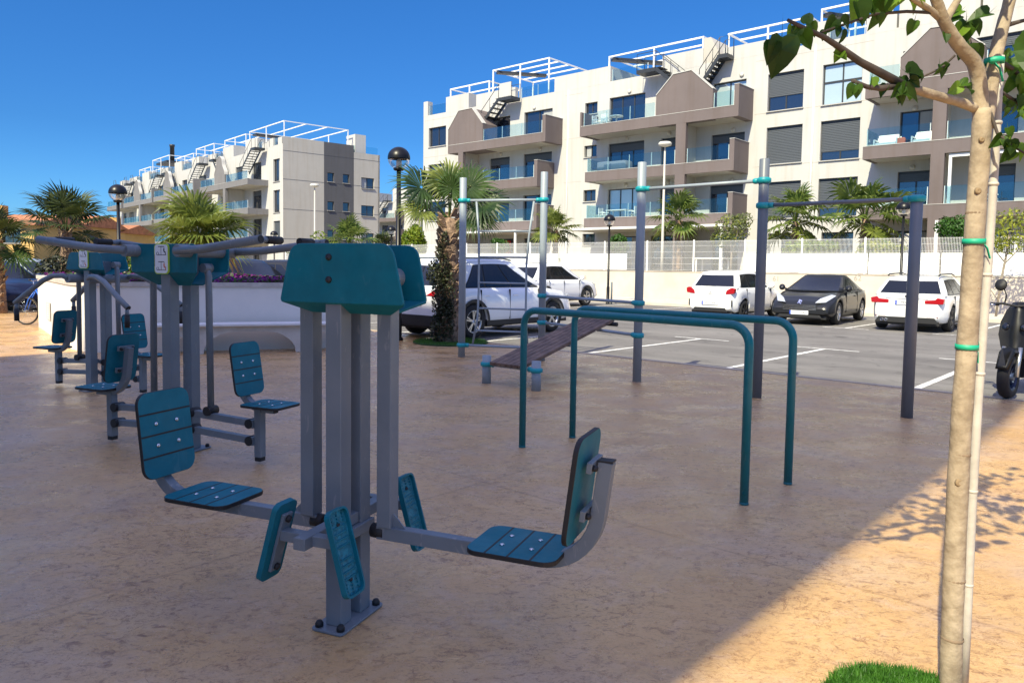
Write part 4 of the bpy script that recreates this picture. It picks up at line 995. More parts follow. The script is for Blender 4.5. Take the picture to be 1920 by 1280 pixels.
# ------------------------------------------------------------------ vegetation
FROND = leafmat('palm_green', (.016, .04, .010), (.062, .11, .024), 1.7, .3); FRONDL = leafmat('palm_light', (.075, .11, .02), (.24, .28, .055), 2.2, .4)
FRONDG = leafmat('palm_garden_green', (.04, .085, .016), (.19, .24, .05), 2.4, .35); FRONDD = leafmat('palm_dark', (.020, .036, .010), (.075, .092, .024), 2, .25); DRY = leafmat('dry_frond', (.22, .15, .06), (.42, .32, .15), 3, .2)
TRUNKM = mat('palm_trunk', (.30, .20, .13), .9, noise=(14, .5, (.10, .062, .04)), bump=(40, 1.0))
def fan(V, Fc, MI, c, d, nrm, rad, nseg=26, spread=150, droop=.25, mi=0, rnd=random):
    """palmate blade: narrow pleated fingers about c, axis d"""
    d = d.normalized(); nrm = (nrm - d * nrm.dot(d)).normalized(); s = d.cross(nrm)
    for k in range(nseg):
        th = R(-spread + 2 * spread * k / (nseg - 1)) + rnd.uniform(-.03, .03)
        v = d * math.cos(th) + s * math.sin(th); lng = rad * (1 - .30 * (abs(th) / R(spread)) ** 2) * rnd.uniform(.88, 1.08)
        wv = (nrm.cross(v)).normalized(); fold = nrm * (.012 * rad * (1 if k % 2 else -1)); wd = rad * R(2 * spread / nseg) * .25
        p1 = c + v * lng * .06; p2 = c + v * lng * .52 + nrm * (.10 * rad) - Vector((0, 0, droop * lng * .08)); p3 = c + v * lng * .8 + nrm * (.05 * rad) - Vector((0, 0, droop * lng * rnd.uniform(.12, .35))); p4 = c + v * lng - Vector((0, 0, droop * lng * rnd.uniform(.35, .95)))
        i = len(V)
        V += [p1 - wv * wd * .12, p1 + wv * wd * .12, p2 - wv * wd + fold, p2 + wv * wd - fold, p3 - wv * wd * .42, p3 + wv * wd * .42, p4]
        Fc += [(i, i + 1, i + 3, i + 2), (i + 2, i + 3, i + 5, i + 4), (i + 4, i + 5, i + 6)]; MI += [mi] * 3
def stalk(V, Fc, MI, p, q, sag, r0_, r1_, mi=0):
    prev = None
    for k in range(6):
        f = k / 5; c = p.lerp(q, f) + Vector((0, 0, sag * math.sin(math.pi * f))); rr = r0_ + (r1_ - r0_) * f; i = len(V)
        V += [c + Vector((rr, 0, 0)), c + Vector((-rr * .5, rr * .87, 0)), c + Vector((-rr * .5, -rr * .87, 0))]
        if prev is not None:
            for j in range(3): Fc.append((prev + j, prev + (j + 1) % 3, i + (j + 1) % 3, i + j)); MI.append(mi)
        prev = i
def palm(label, base, zc, tr_, rad, nf, seed, mats, blade=.55, low=-35, trunk_vis=True, group=None, nseg=26, boots=40, cat='palm tree', custom=None, droop=.3, facing=None):
    rnd = random.Random(seed); base = Vector(base); t = thing('fan_palm', label, cat, base, 0, group); h = zc - base.z
    # trunk with overlapping leaf-base stubs
    b = MB(); rings = []
    for k in range(9):
        f = k / 8; r = tr_ * (1.12 - .3 * f + (.12 if k == 0 else 0)) ; rings.append([Vector((r * math.cos(q), r * math.sin(q), h * f - .03)) for q in [2 * math.pi * j / 14 for j in range(14)]])
    b.grid(rings)
    for k in range(boots):
        f = rnd.random() ** .8; z = h * f; r = tr_ * (1.12 - .3 * f); a = rnd.uniform(0, 6.28); o_ = Vector((math.cos(a) * r * .9, math.sin(a) * r * .9, z)); d = Vector((math.cos(a) * .55, math.sin(a) * .55, .8)).normalized(); s = Vector((-math.sin(a), math.cos(a), 0)); L_ = tr_ * rnd.uniform(.5, .9); w_ = tr_ * rnd.uniform(.28, .42)
        n_ = d.cross(s).normalized() * tr_ * .1
        b.grid([[o_ - s * w_ + n_, o_ + s * w_ + n_, o_ + s * w_ - n_, o_ - s * w_ - n_], [o_ + d * L_ - s * w_ * .5 + n_ * .6, o_ + d * L_ + s * w_ * .5 + n_ * .6, o_ + d * L_ + s * w_ * .5 - n_ * .6, o_ + d * L_ - s * w_ * .5 - n_ * .6]], 0, False)
    b.build('trunk', TRUNKM, t)
    V = []; Fc = []; MI = []; top = Vector((0, 0, h))
    fr = custom or []
    if not custom:
        for k in range(nf):
            a = k * 2.399 + rnd.uniform(-.3, .3); f = k / max(1, nf - 1); el = R(80 + (low - 80) * f ** .9 + rnd.uniform(-8, 8)); fr.append((a, el, rnd.uniform(.85, 1.1), 0 if f < .8 else (1 if rnd.random() < .6 else 0)))
    for a, el, sc_, mi in fr:
        d = Vector((math.cos(a) * math.cos(el), math.sin(a) * math.cos(el), math.sin(el))); pl = rad * (1 - blade) * sc_
        q = top + d * pl; stalk(V, Fc, MI, top + Vector((d.x, d.y, 0)) * tr_ * .5, q, pl * .08, .022 * rad / 1.2, .011 * rad / 1.2, mi)
        nn = Vector((-math.cos(a) * math.sin(el), -math.sin(a) * math.sin(el), math.cos(el))) if abs(el) < 1.45 else Vector((1, 0, 0))
        if facing: nn = nn * .55 + Vector(facing)
        nn = (nn + Vector((rnd.uniform(-.4, .4), rnd.uniform(-.4, .4), .2))).normalized()
        fan(V, Fc, MI, q, (d - Vector((0, 0, .15))).normalized(), nn, rad * blade * sc_, nseg, 150, droop, mi, rnd)
    raw('crown', V, Fc, mats, t, MI)
    return t
# big palm between the machine and the ladder: few large fans, set as in the photo
def fr(azd, eld, s, m_=0): return (R(azd), R(eld), s, m_)
pbase = Vector((-1.25, 14.6, 0))
cust = [fr(184, 46, 1.08), fr(100, 74, 1.0, 1), fr(14, 56, 1.02), fr(-6, 20, 1.0), fr(205, 8, .82, 1), fr(60, 48, .92, 1), fr(-25, -8, .75), fr(150, 30, .95), fr(-70, 70, .8), fr(20, 2, .85, 1), fr(120, 12, .9)]
palm('fan palm with thick shaggy trunk in the turf ring beside the climbing ladder', pbase, 2.46, .205, 1.40, 0, 5, [FROND, FRONDL], .50, custom=cust, boots=170, nseg=38, droop=.3, facing=(0, -1, .15))
# creeper over the lower trunk
SHR0 = leafmat('creeper_green', (.02, .035, .012), (.07, .085, .03), 6, .2)
IVY = leafmat('dark_creeper', (.012, .016, .010), (.05, .055, .022), 9, .15)
def leafcloud(name, label, cat, loc, blobs, n, size, mats, seed, group=None, kind=None, stems=None, up=.3):
    """many leaf faces spread through ellipsoid clumps: blobs=(cx,cy,cz,rx,ry,rz)"""
    rnd = random.Random(seed); V = []; Fc = []; MI = []
    vol = [q[3] * q[4] * q[5] for q in blobs]
    for k in range(n):
        q = rnd.choices(blobs, [v ** .75 for v in vol])[0]
        while True:
            x, y, z = rnd.uniform(-1, 1), rnd.uniform(-1, 1), rnd.uniform(-1, 1); l = x * x + y * y + z * z
            if l < 1 and rnd.random() < .15 + .85 * l: break
        c = Vector((q[0] + x * q[3], q[1] + y * q[4], q[2] + z * q[5]))
        nn = Vector((rnd.gauss(x, .7), rnd.gauss(y, .7), rnd.gauss(z + up, .7))).normalized(); a = nn.orthogonal().normalized(); a = (Matrix.Rotation(rnd.uniform(0, 6.28), 3, nn) @ a); c2 = nn.cross(a); s = size * rnd.uniform(.6, 1.3); i = len(V)
        V += [c - a * s, c + c2 * s * .45 + nn * s * .1, c + a * s, c - c2 * s * .45 + nn * s * .1]; Fc.append((i, i + 1, i + 2, i + 3)); MI.append(0 if len(mats) == 1 or rnd.random() < .8 else 1)
    if stems is None:
        o = raw(name, V, Fc, mats, None, MI); o.location = loc; tag(o, label, cat, group, kind); return o
    t = thing(name, label, cat, loc, 0, group); raw('crown', V, Fc, mats, t, MI)
    for pts, r in stems: MB().tube(pts, r, 8).build('trunk', BARKM, t)
    return t
BARKM = mat('grey_brown_bark', (.30, .25, .19), .9, noise=(12, .35), bump=(60, .5))
leafcloud('climbing_plant', 'dark leafy creeper clinging to the left side of the big palm trunk', 'creeper', pbase, [(-.18, -.20, .3, .17, .12, .3), (-.17, -.20, .9, .14, .12, .5), (-.12, -.22, 1.5, .16, .12, .5), (.02, -.26, 1.0, .14, .08, .6), (-.02, -.27, .5, .2, .1, .4), (-.3, -.15, 1.35, .12, .1, .25), (-.05, -.22, 2.0, .07, .06, .2)], 3000, .034, [IVY, SHR0], 7)
TURF = leafmat('turf_green', (.035, .12, .012), (.09, .24, .03), 20, .3)
def turf(label, c, r, n, seed, hgt=.045):
    rnd = random.Random(seed); t = thing('turf_disc', label, 'artificial turf', c)
    b = MB(); b.lathe([(r, 0), (r, .012), (r - .02, .022), (0, .024)], 40); b.build('backing', mat('turf_base', (.015, .05, .008), .9), t)
    V = []; Fc = []
    for k in range(n):
        a = rnd.uniform(0, 6.283); q = r * math.sqrt(rnd.random()); p_ = Vector((q * math.cos(a), q * math.sin(a), .018)); d = rnd.uniform(0, 6.283); w_ = .0028; s = Vector((math.cos(d) * w_, math.sin(d) * w_, 0)); tp = Vector((rnd.gauss(0, .013), rnd.gauss(0, .013), hgt * rnd.uniform(.6, 1.1))); i = len(V)
        V += [p_ - s, p_ + s, p_ + tp]; Fc.append((i, i + 1, i + 2))
    o = raw('blades', V, Fc, [TURF], t); o['kind'] = 'stuff'
    return t
turf('green artificial turf disc around the base of the shaggy palm', (pbase.x + .05, pbase.y + .05, .001), .74, 5000, 3, .05)
turf('bright green artificial turf disc at the foot of the young tree, bottom right', (1.38, 2.44, .001), .285, 16000, 4, .032)
# other palms
pp = at(125, 500, 27); palm('dark fan palm standing left of the round lamp, behind the blue car', (pp.x, 27, 0), 2.55, .22, 1.95, 15, 11, [FRONDD, FROND], .5, -20, nseg=34, group='palms along the far car park', droop=.2)
pp = at(-6, 500, 21); palm('dark fan palm cut off by the left edge of the picture', (pp.x, 21, 0), 1.98, .20, 1.4, 14, 12, [FRONDD, FROND], .5, -35, nseg=34, group='palms along the far car park')
pp = at(372, 500, 20); palm('bright yellow green fan palm rising behind the planter flowers', (pp.x, 20, 0), 2.22, .16, 1.6, 17, 13, [FRONDL, DRY], .62, -45, group='palms along the far car park', nseg=30)
gpl = [(655, 455, 46, 2.0, 'small green fan palm in front of the grey striped end wall', [FRONDG, FRONDL]), (714, 462, 66, 1.7, 'small dark fan palm in the gap between the two buildings', [FRONDD, FROND]),
       (1042, 432, None, 1.75, 'garden palm with pale yellowish fronds right of the climbing ladder', [FRONDL, FROND]), (1272, 412, None, 1.85, 'garden palm behind the white street light pole', [FRONDG, FRONDL]),
       (1492, 415, None, 2.1, 'garden palm below the shuttered windows, left of its twin', [FRONDG, FRONDL]), (1622, 410, None, 2.3, 'garden palm behind the black lamp at the mauve pillar', [FRONDG, FRONDL])]
for i, (u, v, Y, r, lb, ms) in enumerate(gpl):
    if Y is None:
        d = ray(u, v); k = 34.2 / (d.x * EX.x + d.y * EX.y); c = d * k; z = H + c.z; bz = 1.36
    else: c = at(u, v, Y); z = c.z; bz = 0 if Y > 50 else .0
    palm(lb, (c.x, c.y, bz), max(z, bz + .8), .17, r, 17, 20 + i, ms, .50, -40, group='palms in the gardens', nseg=22, boots=25)
# shrubs and small trees
SHR = leafmat('shrub_green', (.018, .06, .008), (.06, .15, .02), 3, .25); YEL = leafmat('yellow_green', (.16, .20, .02), (.38, .40, .05), 3, .4); BAMB = leafmat('bamboo_green', (.12, .20, .015), (.30, .38, .04), 2, .45); OLV = leafmat('olive_green', (.07, .10, .03), (.18, .21, .08), 3, .3)
def onb(u, v, b_):
    d = ray(u, v); k = b_ / (d.x * EX.x + d.y * EX.y); c = d * k; return Vector((c.x, c.y, H + c.z))
def bush(label, u, v, b_, rx, rz, m_, n=1600, size=.07, seed=1, base=1.36, stems=None):
    c = onb(u, v, b_); rnd = random.Random(seed); bl = [(0, 0, c.z - base, rx * .8, rx * .8, rz * .8)]
    for k in range(6): a = rnd.uniform(0, 6.28); bl.append((math.cos(a) * rx * .45, math.sin(a) * rx * .45, c.z - base + rnd.uniform(-.4, .5) * rz, rx * .5, rx * .5, rz * .45))
    return leafcloud('garden_shrub', label, 'shrub', (c.x, c.y, base), bl, n, size, m_, seed, 'shrubs in the gardens')
bush('round clipped green bush beside the lamp nearest the wall gap', 1160, 458, 33.6, .62, .72, [SHR], 1800, .07, 31)
bush('large clipped green bush right of the mauve pillar, above the white boards', 1800, 438, 33.5, 1.0, .9, [SHR], 2600, .07, 32)
bush('round green bush between the ladder rails, in front of the ground floor awning', 940, 462, 36, .75, .6, [SHR], 1600, .08, 33)
bush('tall bright lime green bamboo clump left of the shaggy palm trunk', 775, 462, 36, 1.15, 1.9, [BAMB, YEL], 4200, .13, 34)
bush('low green hedge seen through the fence below the left garden palm', 1085, 492, 33, 1.2, .5, [SHR], 1500, .07, 35)
bush('spreading yellow green shrub behind the boards under the twin garden palms', 1520, 470, 32.6, 1.3, .5, [BAMB, SHR], 1800, .09, 36)
bush('yellowish palm seedling clump below the right twin garden palm', 1650, 468, 32.7, 1.1, .45, [YEL, SHR], 1500, .10, 37)
c = at(105, 500, 25); leafcloud('garden_shrub', 'dark bush beside the trunk of the left dark palm', 'shrub', (c.x, 25, 0), [(0, 0, .9, .7, .6, .8), (.3, 0, .6, .6, .5, .6)], 2200, .08, [IVY], 38, 'shrubs in the gardens')
c = at(585, 455, 44); leafcloud('garden_shrub', 'light leafy shrub above the teal hood in front of the end wall', 'shrub', (c.x, 44, 0), [(0, 0, 2.0, 1.0, .8, 1.0), (-.8, 0, 2.2, .7, .5, .6), (.4, 0, 2.9, .6, .5, .6)], 1300, .09, [BAMB, OLV], 39, 'shrubs in the gardens')
c = at(215, 470, 60); leafcloud('garden_shrub', 'low green shrubs in front of the ochre houses', 'shrub', (c.x, 60, 0), [(-4, 0, .9, 2.5, .8, 1.0), (0, 0, 1.1, 1.6, .8, 1.2), (-9, 0, .9, 2.2, .8, .9), (3, 0, .9, 2.2, .8, 1.0)], 2600, .2, [SHR, YEL], 40, 'shrubs in the gardens')
c = onb(1372, 445, 33.2); leafcloud('garden_tree', 'thin grey green olive-like tree behind the fence above the white hatchback', 'tree', (c.x, c.y, 1.36), [(0, 0, 2.1, .85, .8, .75), (-.5, 0, 1.6, .5, .5, .4), (.5, 0, 2.5, .5, .5, .4)], 1300, .075, [OLV, YEL], 41, None, None, [([(0, 0, 0), (.02, 0, .9), (-.05, 0, 1.5), (-.3, 0, 2.1)], .05), ([(.02, 0, .9), (.2, 0, 1.6), (.35, 0, 2.3)], .035)])
c = onb(1888, 440, 29.0); leafcloud('street_tree', 'slim young street tree with sparse yellowing leaves on the pavement behind the scooter', 'tree', (c.x, c.y, .12), [(0, 0, 2.9, .8, .8, .6), (-.4, 0, 2.5, .5, .5, .4), (.5, 0, 3.2, .5, .5, .4), (.2, 0, 2.3, .6, .4, .3)], 950, .07, [YEL, OLV], 42, None, None, [([(-.22, 0, -.02), (-.12, 0, 1.1), (0, 0, 1.9), (.1, 0, 2.8)], .035), ([(0, 0, 1.75), (-.4, 0, 2.2), (-.55, 0, 2.7)], .018), ([(0, 0, 1.75), (.4, 0, 2.2), (.5, 0, 2.9)], .018), ([(-.15, 0, .5), (-.5, 0, .95), (-.6, 0, 1.2)], .012), ([(-.12, 0, .75), (.25, 0, 1.2)], .01)])
# ------------------------------------------------------------------ young tree in front
TB = mat('pale_smooth_bark', (.37, .295, .205), .8, noise=(13, .34, (.25, .19, .125)), bump=(45, .25), streak=.18)
LEAF = leafmat('heart_leaf', (.02, .055, .008), (.07, .15, .015), 5, .4); LEAFY = leafmat('young_leaf', (.12, .24, .02), (.25, .40, .04), 5, .5)
tb = Vector((1.595, 2.586, 0)); t = thing('young_tree', 'pale barked young tree with a forked crown of heart-shaped leaves in the right foreground', 'tree', tb)
YT = 2.59
def tp(u, v, dy=0): return at(u, v, YT + dy) - tb
def limb(pts, r, name='limb', n=12):
    P_ = [tp(*q) if not isinstance(q, Vector) else q for q in pts]; rs = [r[0] + (r[1] - r[0]) * k / (len(P_) - 1) for k in range(len(P_))]
    # smooth through the points (Catmull-Rom)
    out = []; ro = []
    for k in range(len(P_) - 1):
        a, b_, c_, d_ = P_[max(k - 1, 0)], P_[k], P_[k + 1], P_[min(k + 2, len(P_) - 1)]
        for j in range(4):
            f = j / 4; out.append(.5 * ((2 * b_) + (c_ - a) * f + (2 * a - 5 * b_ + 4 * c_ - d_) * f * f + (3 * b_ - a - 3 * c_ + d_) * f ** 3)); ro.append((rs[k] + (rs[k + 1] - rs[k]) * f) * (1 + .025 * math.sin(len(out) * 1.9)))
    out.append(P_[-1]); ro.append(rs[-1])
    return MB().tube(out, ro, n).build(name, TB, t)
base_ = tp(1782, 1300); base_.z = -.02
limb([base_, (1784, 1200), (1792, 1000), (1802, 800), (1813, 650), (1823, 500), (1831, 380), (1839, 270), (1842, 205)], (.0365, .0300), 'trunk', 16)
limb([(1840, 235), (1836, 160), (1826, 118, -.02), (1800, 88, -.05), (1781, 60, -.08), (1768, 35, -.1), (1755, 0, -.12), (1730, -60, -.16), (1690, -170, -.2)], (.027, .013))
limb([(1772, 40, -.09), (1790, 10, -.06), (1812, -30, -.03), (1830, -110, .02)], (.014, .008))
limb([(1770, 42, -.09), (1745, 20, -.12), (1700, -10, -.2), (1640, -60, -.3)], (.013, .006))
limb([(1846, 240), (1855, 180, .02), (1866, 110, .04), (1880, 50, .06), (1893, 0, .08), (1910, -90, .1), (1930, -220, .12)], (.026, .016))
limb([(1828, 203), (1800, 192, -.03), (1760, 181, -.08), (1710, 166, -.14), (1690, 158, -.17)], (.0165, .0135))
BT = mat('dark_twig_bark', (.07, .052, .04), .85, noise=(14, .4))
for pts, r in (([(1692, 159, -.17), (1640, 131, -.22), (1612, 116, -.24), (1580, 93, -.28), (1545, 70, -.31), (1510, 54, -.34), (1477, 38, -.36)], (.0145, .005)), ([(1695, 160, -.17), (1650, 166, -.2), (1625, 163, -.22), (1598, 151, -.24)], (.011, .006)), ([(1790, 105, -.05), (1765, 128, -.07), (1735, 142, -.1), (1698, 158, -.16)], (.004, .003)), ([(1764, 25, -.1), (1700, 22, -.16), (1640, 27, -.2), (1590, 44, -.25), (1540, 61, -.31)], (.006, .003)),
               ([(1858, 165, .03), (1880, 175, .1), (1905, 190, .14), (1935, 230, .16)], (.008, .004)), ([(1866, 110, .04), (1900, 130, .1), (1940, 170, .16)], (.009, .005)), ([(1880, 50, .06), (1915, 40, .1), (1960, 30, .16)], (.009, .004)), ([(1850, 190, 0), (1870, 250, -.05), (1900, 275, -.08), (1925, 290, -.1)], (.006, .003)), ([(1836, 150, 0), (1815, 60, .1), (1800, 30, .16)], (.006, .003)), ([(1912, -90, .1), (1990, -120, .3), (2100, -130, .45)], (.012, .005)), ([(1900, -40, .1), (1970, 20, -.1), (2080, 60, -.2)], (.010, .004)), ([(1730, -60, -.16), (1650, -130, .1), (1580, -180, .2)], (.010, .004))):
    P_ = [tp(*q) for q in pts]; MB().tube(P_, [r[0] + (r[1] - r[0]) * k / (len(P_) - 1) for k in range(len(P_))], 8).build('twig', BT, t)
V = []; Fc = []; MI = []
rnd = random.Random(21)
HEART = [(0, 0), (.22, .10), (.42, .02), (.50, -.22), (.44, -.50), (.28, -.78), (0, -1.12)]
def leaf(c, L_, dirn, nrm, mi=0):
    """heart leaf hanging from c along dirn"""
    d = Vector(dirn).normalized(); nrm = Vector(nrm); nrm = (nrm - d * nrm.dot(d)).normalized(); s = d.cross(nrm); i = len(V); k_ = L_ / 1.12
    cv = (rnd.uniform(.25, 1.0), rnd.uniform(.05, .5), rnd.uniform(-.6, .6))
    q = lambda x, y: c + s * x * k_ * .95 + d * (-y) * k_ + nrm * (abs(x) * cv[0] * k_ - (y * y) * cv[1] * k_ + cv[2] * x * y * k_)
    mid = [q(0, y) for y in (-.02, -.3, -.6, -.9, -1.12)]
    for sg in (-1, 1):
        out = [q(sg * x, y) for x, y in HEART]; j = len(V); V.extend(out + [q(0, -.35), q(0, -.7)])
        n_ = len(out)
        for f in ((0, 1, 2, n_), (n_, 2, 3, 4), (n_, 4, n_ + 1), (n_ + 1, 4, 5, 6)):
            Fc.append(tuple(j + a for a in f)); MI.append(mi)
    # petiole
    j = len(V); e = c - d * L_ * .35 + Vector((0, 0, L_ * .25)); V.extend([c + s * .0012, c - s * .0012, e]); Fc.append((j, j + 1, j + 2)); MI.append(mi)
def px_leaf(u, v, L_, dy=-.25, mi=0, ang=0, face=None):
    c = tp(u, v, dy); a = R(ang)
    leaf(c, L_, (math.sin(a), rnd.uniform(-.25, .25), -math.cos(a)), face or (rnd.uniform(-.5, .5), -1, rnd.uniform(-.1, .7)), mi)
for u, v, l, dy, mi, ang in ((1466, 70, .145, -.36, 0, 8), (1450, 80, .085, -.36, 0, -14), (1503, 62, .075, -.34, 0, 25), (1497, 52, .06, -.34, 0, -25), (1512, 45, .06, -.33, 0, 175), (1520, 44, .055, -.33, 0, 20), (1568, 36, .07, -.28, 0, -50), (1575, 38, .06, -.28, 0, 60), (1570, 50, .045, -.28, 0, 5), (1606, 5, .10, -.23, 0, 10), (1618, -10, .11, -.2, 1, -20), (1632, -4, .10, -.2, 0, 25), (1642, 18, .08, -.2, 0, 2), (1650, 20, .07, -.19, 0, 20), (1663, -6, .09, -.18, 1, 10), (1685, -12, .10, -.17, 1, -35), (1700, -14, .10, -.16, 1, 30), (1716, -6, .08, -.15, 1, 60), (1655, -20, .1, -.2, 0, 0),
    (1698, 135, .085, -.17, 0, 70), (1705, 140, .08, -.17, 0, 110), (1690, 145, .07, -.17, 0, 20), (1705, 150, .06, -.17, 0, 60), (1635, 145, .055, -.22, 1, 5), (1603, 160, .06, -.24, 0, -20), (1606, 160, .055, -.24, 0, 15), (1690, 172, .09, -.17, 0, 62), (1680, 174, .07, -.17, 0, 40), (1708, 172, .04, -.15, 1, 10),
    (1803, 20, .075, .1, 1, -70), (1800, 30, .06, .1, 0, -60), (1812, 40, .10, -.02, 0, -5), (1805, 50, .08, -.02, 1, -25), (1820, 45, .075, -.02, 0, 45), (1815, 85, .08, -.02, 1, 10), (1808, 90, .06, -.02, 0, -20), (1826, 90, .07, -.02, 0, 40), (1855, 25, .095, -.1, 0, -78), (1815, 155, .06, -.04, 0, -70), (1800, 160, .07, -.04, 1, -50), (1812, 165, .055, -.04, 0, 80), (1772, 62, .05, -.09, 0, 3),
    (1895, 110, .09, .1, 0, 10), (1905, 130, .10, .12, 0, 25), (1915, 160, .11, .12, 0, -5), (1898, 145, .09, .12, 0, -15), (1910, 180, .10, .13, 0, 8), (1922, 140, .1, .1, 0, 0), (1890, 240, .05, -.06, 0, 20), (1880, 255, .07, -.06, 0, -30), (1895, 262, .075, -.08, 0, 15), (1890, 280, .065, -.08, 0, -5), (1905, 275, .07, -.08, 1, 35), (1895, 95, .05, .1, 0, -40), (1885, 120, .05, .1, 1, 0), (1883, 205, .05, .05, 0, 30), (1900, 85, .06, .12, 0, 55), (1876, 100, .04, .08, 1, 10)):
    px_leaf(u, v, l * (.78 if l > .12 else .74), dy, mi, ang + rnd.uniform(-12, 12))
for u0_, v0_, d0_, u1_, v1_, d1_, n_ in ((1640, 131, -.22, 1477, 38, -.36, 3), (1764, 25, -.1, 1540, 61, -.31, 3), (1695, 160, -.17, 1598, 151, -.24, 5), (1790, 105, -.05, 1698, 158, -.16, 4), (1836, 150, 0, 1800, 30, .16, 3), (1870, 250, -.05, 1925, 290, -.1, 8), (1880, 175, .1, 1935, 230, .16, 7)):
    for k in range(n_):
        f = rnd.random(); c_ = tp(u0_ + (u1_ - u0_) * f, v0_ + (v1_ - v0_) * f, d0_ + (d1_ - d0_) * f) + Vector((rnd.uniform(-.01, .01), rnd.uniform(-.02, .02), rnd.uniform(-.012, .006)))
        leaf(c_, rnd.uniform(.028, .055), (rnd.uniform(-.8, .8), rnd.uniform(-.6, .6), -.8), (rnd.uniform(-1, 1), -1, rnd.uniform(-.2, 1)), 0 if rnd.random() < .6 else 1)
for k in range(170):                                 # crown above and right of the frame (throws the dappled shade)
    u = rnd.choice((rnd.gauss(1930, 70), rnd.gauss(1690, 110), rnd.gauss(2050, 80))); v = rnd.uniform(-330, -60) if u < 1930 else rnd.uniform(-300, 150)
    if u < 1925 and v > -30: continue
    leaf(tp(u, v, rnd.uniform(-.45, .5)), rnd.uniform(.06, .12), (rnd.uniform(-.7, .7), rnd.uniform(-.7, .7), -1), (rnd.uniform(-1, 1), rnd.uniform(-1, 1), .8), 0 if rnd.random() < .75 else 1)
raw('crown', V, Fc, [LEAF, LEAFY], t, MI)
b = MB()
for u, v, k in ((1785, 1195, .037), (1789, 1085, .0355), (1800, 850, .0335), (1812, 665, .032), (1821, 540, .0315), (1829, 400, .031)): b.lathe([(k * .97, -.006), (k * 1.035, -.001), (k * 1.03, .002), (k * .97, .006)], 18, tp(u, v), (.03, .0, 1), cap=False)
build_each(b, 'bark_ring', mat('ring_bark', (.27, .19, .12), .9, noise=(20, .3)), t)
b = MB()
for u, v, s in ((1796, 905, .016), (1831, 358, .012), (1838, 262, .010)): b.lathe([(s, -.006), (s * .9, .0), (s * .5, .003), (0, -.002)], 12, tp(u + 4, v, -.031), (.1, -1, 0))
build_each(b, 'knot', mat('bark_knot', (.26, .18, .10), .9), t)
# bamboo stake
BAM = mat('bleached_bamboo', (.50, .455, .39), .6, noise=(16, .15))
sb = tp(1806, 1300, .06) + tb; sb.z = 0
st = thing('bamboo_stake', 'bleached bamboo stake tied against the young tree', 'plant stake', sb)
pts = [at(u, v, YT + .055 - .00002 * (1300 - v)) - sb for u, v in ((1806, 1290), (1813, 1150), (1822, 950), (1833, 760), (1843, 620), (1852, 500), (1859, 400), (1866, 290), (1871, 190), (1876, 105))]
pts[0].z = -.02
MB().tube(pts, [.0165 - .0004 * k for k in range(10)], 14).build('cane', BAM, st)
for v in (1095, 920, 700, 515, 345, 230):
    f = [k for k in range(9) if proj_v(pts[k] + sb) >= v >= proj_v(pts[k + 1] + sb)]
    if f:
        k = f[0]; a = proj_v(pts[k] + sb); c_ = proj_v(pts[k + 1] + sb); q = pts[k].lerp(pts[k + 1], (a - v) / (a - c_)); MB().lathe([(.0155, -.006), (.0178, -.002), (.0178, .002), (.0155, .006)], 14, q).build('node', BAM, st)
TIE = mat('green_tie', (.01, .36, .20), .5)
def tie(label, v, ends):
    c1 = at(*{650: (1813, 650), 453: (1826, 453), 115: (1864, 115)}[v], YT); c2 = c1 + Vector((.048 if v > 200 else .012, .05 if v > 200 else .04, .003)); r1_, r2_ = (.036, .020) if v > 200 else (.030, .020)
    o = thing('tree_tie', label, 'plastic tie', c1); d = (c2 - c1); d.z = 0; d.normalize(); n_ = Vector((-d.y, d.x, 0)); pts = []
    for k in range(10): a = R(90 + 180 * k / 9); pts.append(d * r1_ * math.cos(a) + n_ * r1_ * math.sin(a))
    for k in range(8): a = R(-90 + 180 * k / 7); pts.append((c2 - c1) + d * r2_ * math.cos(a) + n_ * r2_ * math.sin(a) + Vector((0, 0, .004)))
    pts.append(pts[0])
    b = MB(); h = .009; V_ = [p_ + Vector((0, 0, s)) for p_ in pts for s in (-h, h)]
    b.grid([[p_ + Vector((0, 0, -h)), p_ + Vector((0, 0, h)), p_ * 1.03 + Vector((0, 0, h)), p_ * 1.03 + Vector((0, 0, -h))] for p_ in pts], 0, True, True, False); b.build('band', TIE, o)
    kn = c2 - c1 - n_ * 0 + Vector((-.012, -r2_ - .012, 0)); kb = MB(); kb.tube([kn + Vector((-.014, 0, 0)), kn, kn + Vector((.014, .002, 0))], [.006, .012, .006], 8)
    for e in ends: kb.bar([kn, kn + Vector((e[0] * .5, -.012, e[1] * .4)), kn + Vector((e[0], -.006, e[1]))], .008, .003)
    kb.build('knot', TIE, o)
tie('lowest green tie, at knee-high level of the motor scooter, with ends hanging up and down', 650, [(.006, .06), (.012, -.06)])
tie('middle green tie knotted round tree and stake at fence height', 453, [(-.03, .025), (.03, -.06)])
tie('topmost green tie below the fork, one end hanging over the stake', 115, [(.035, -.07)])
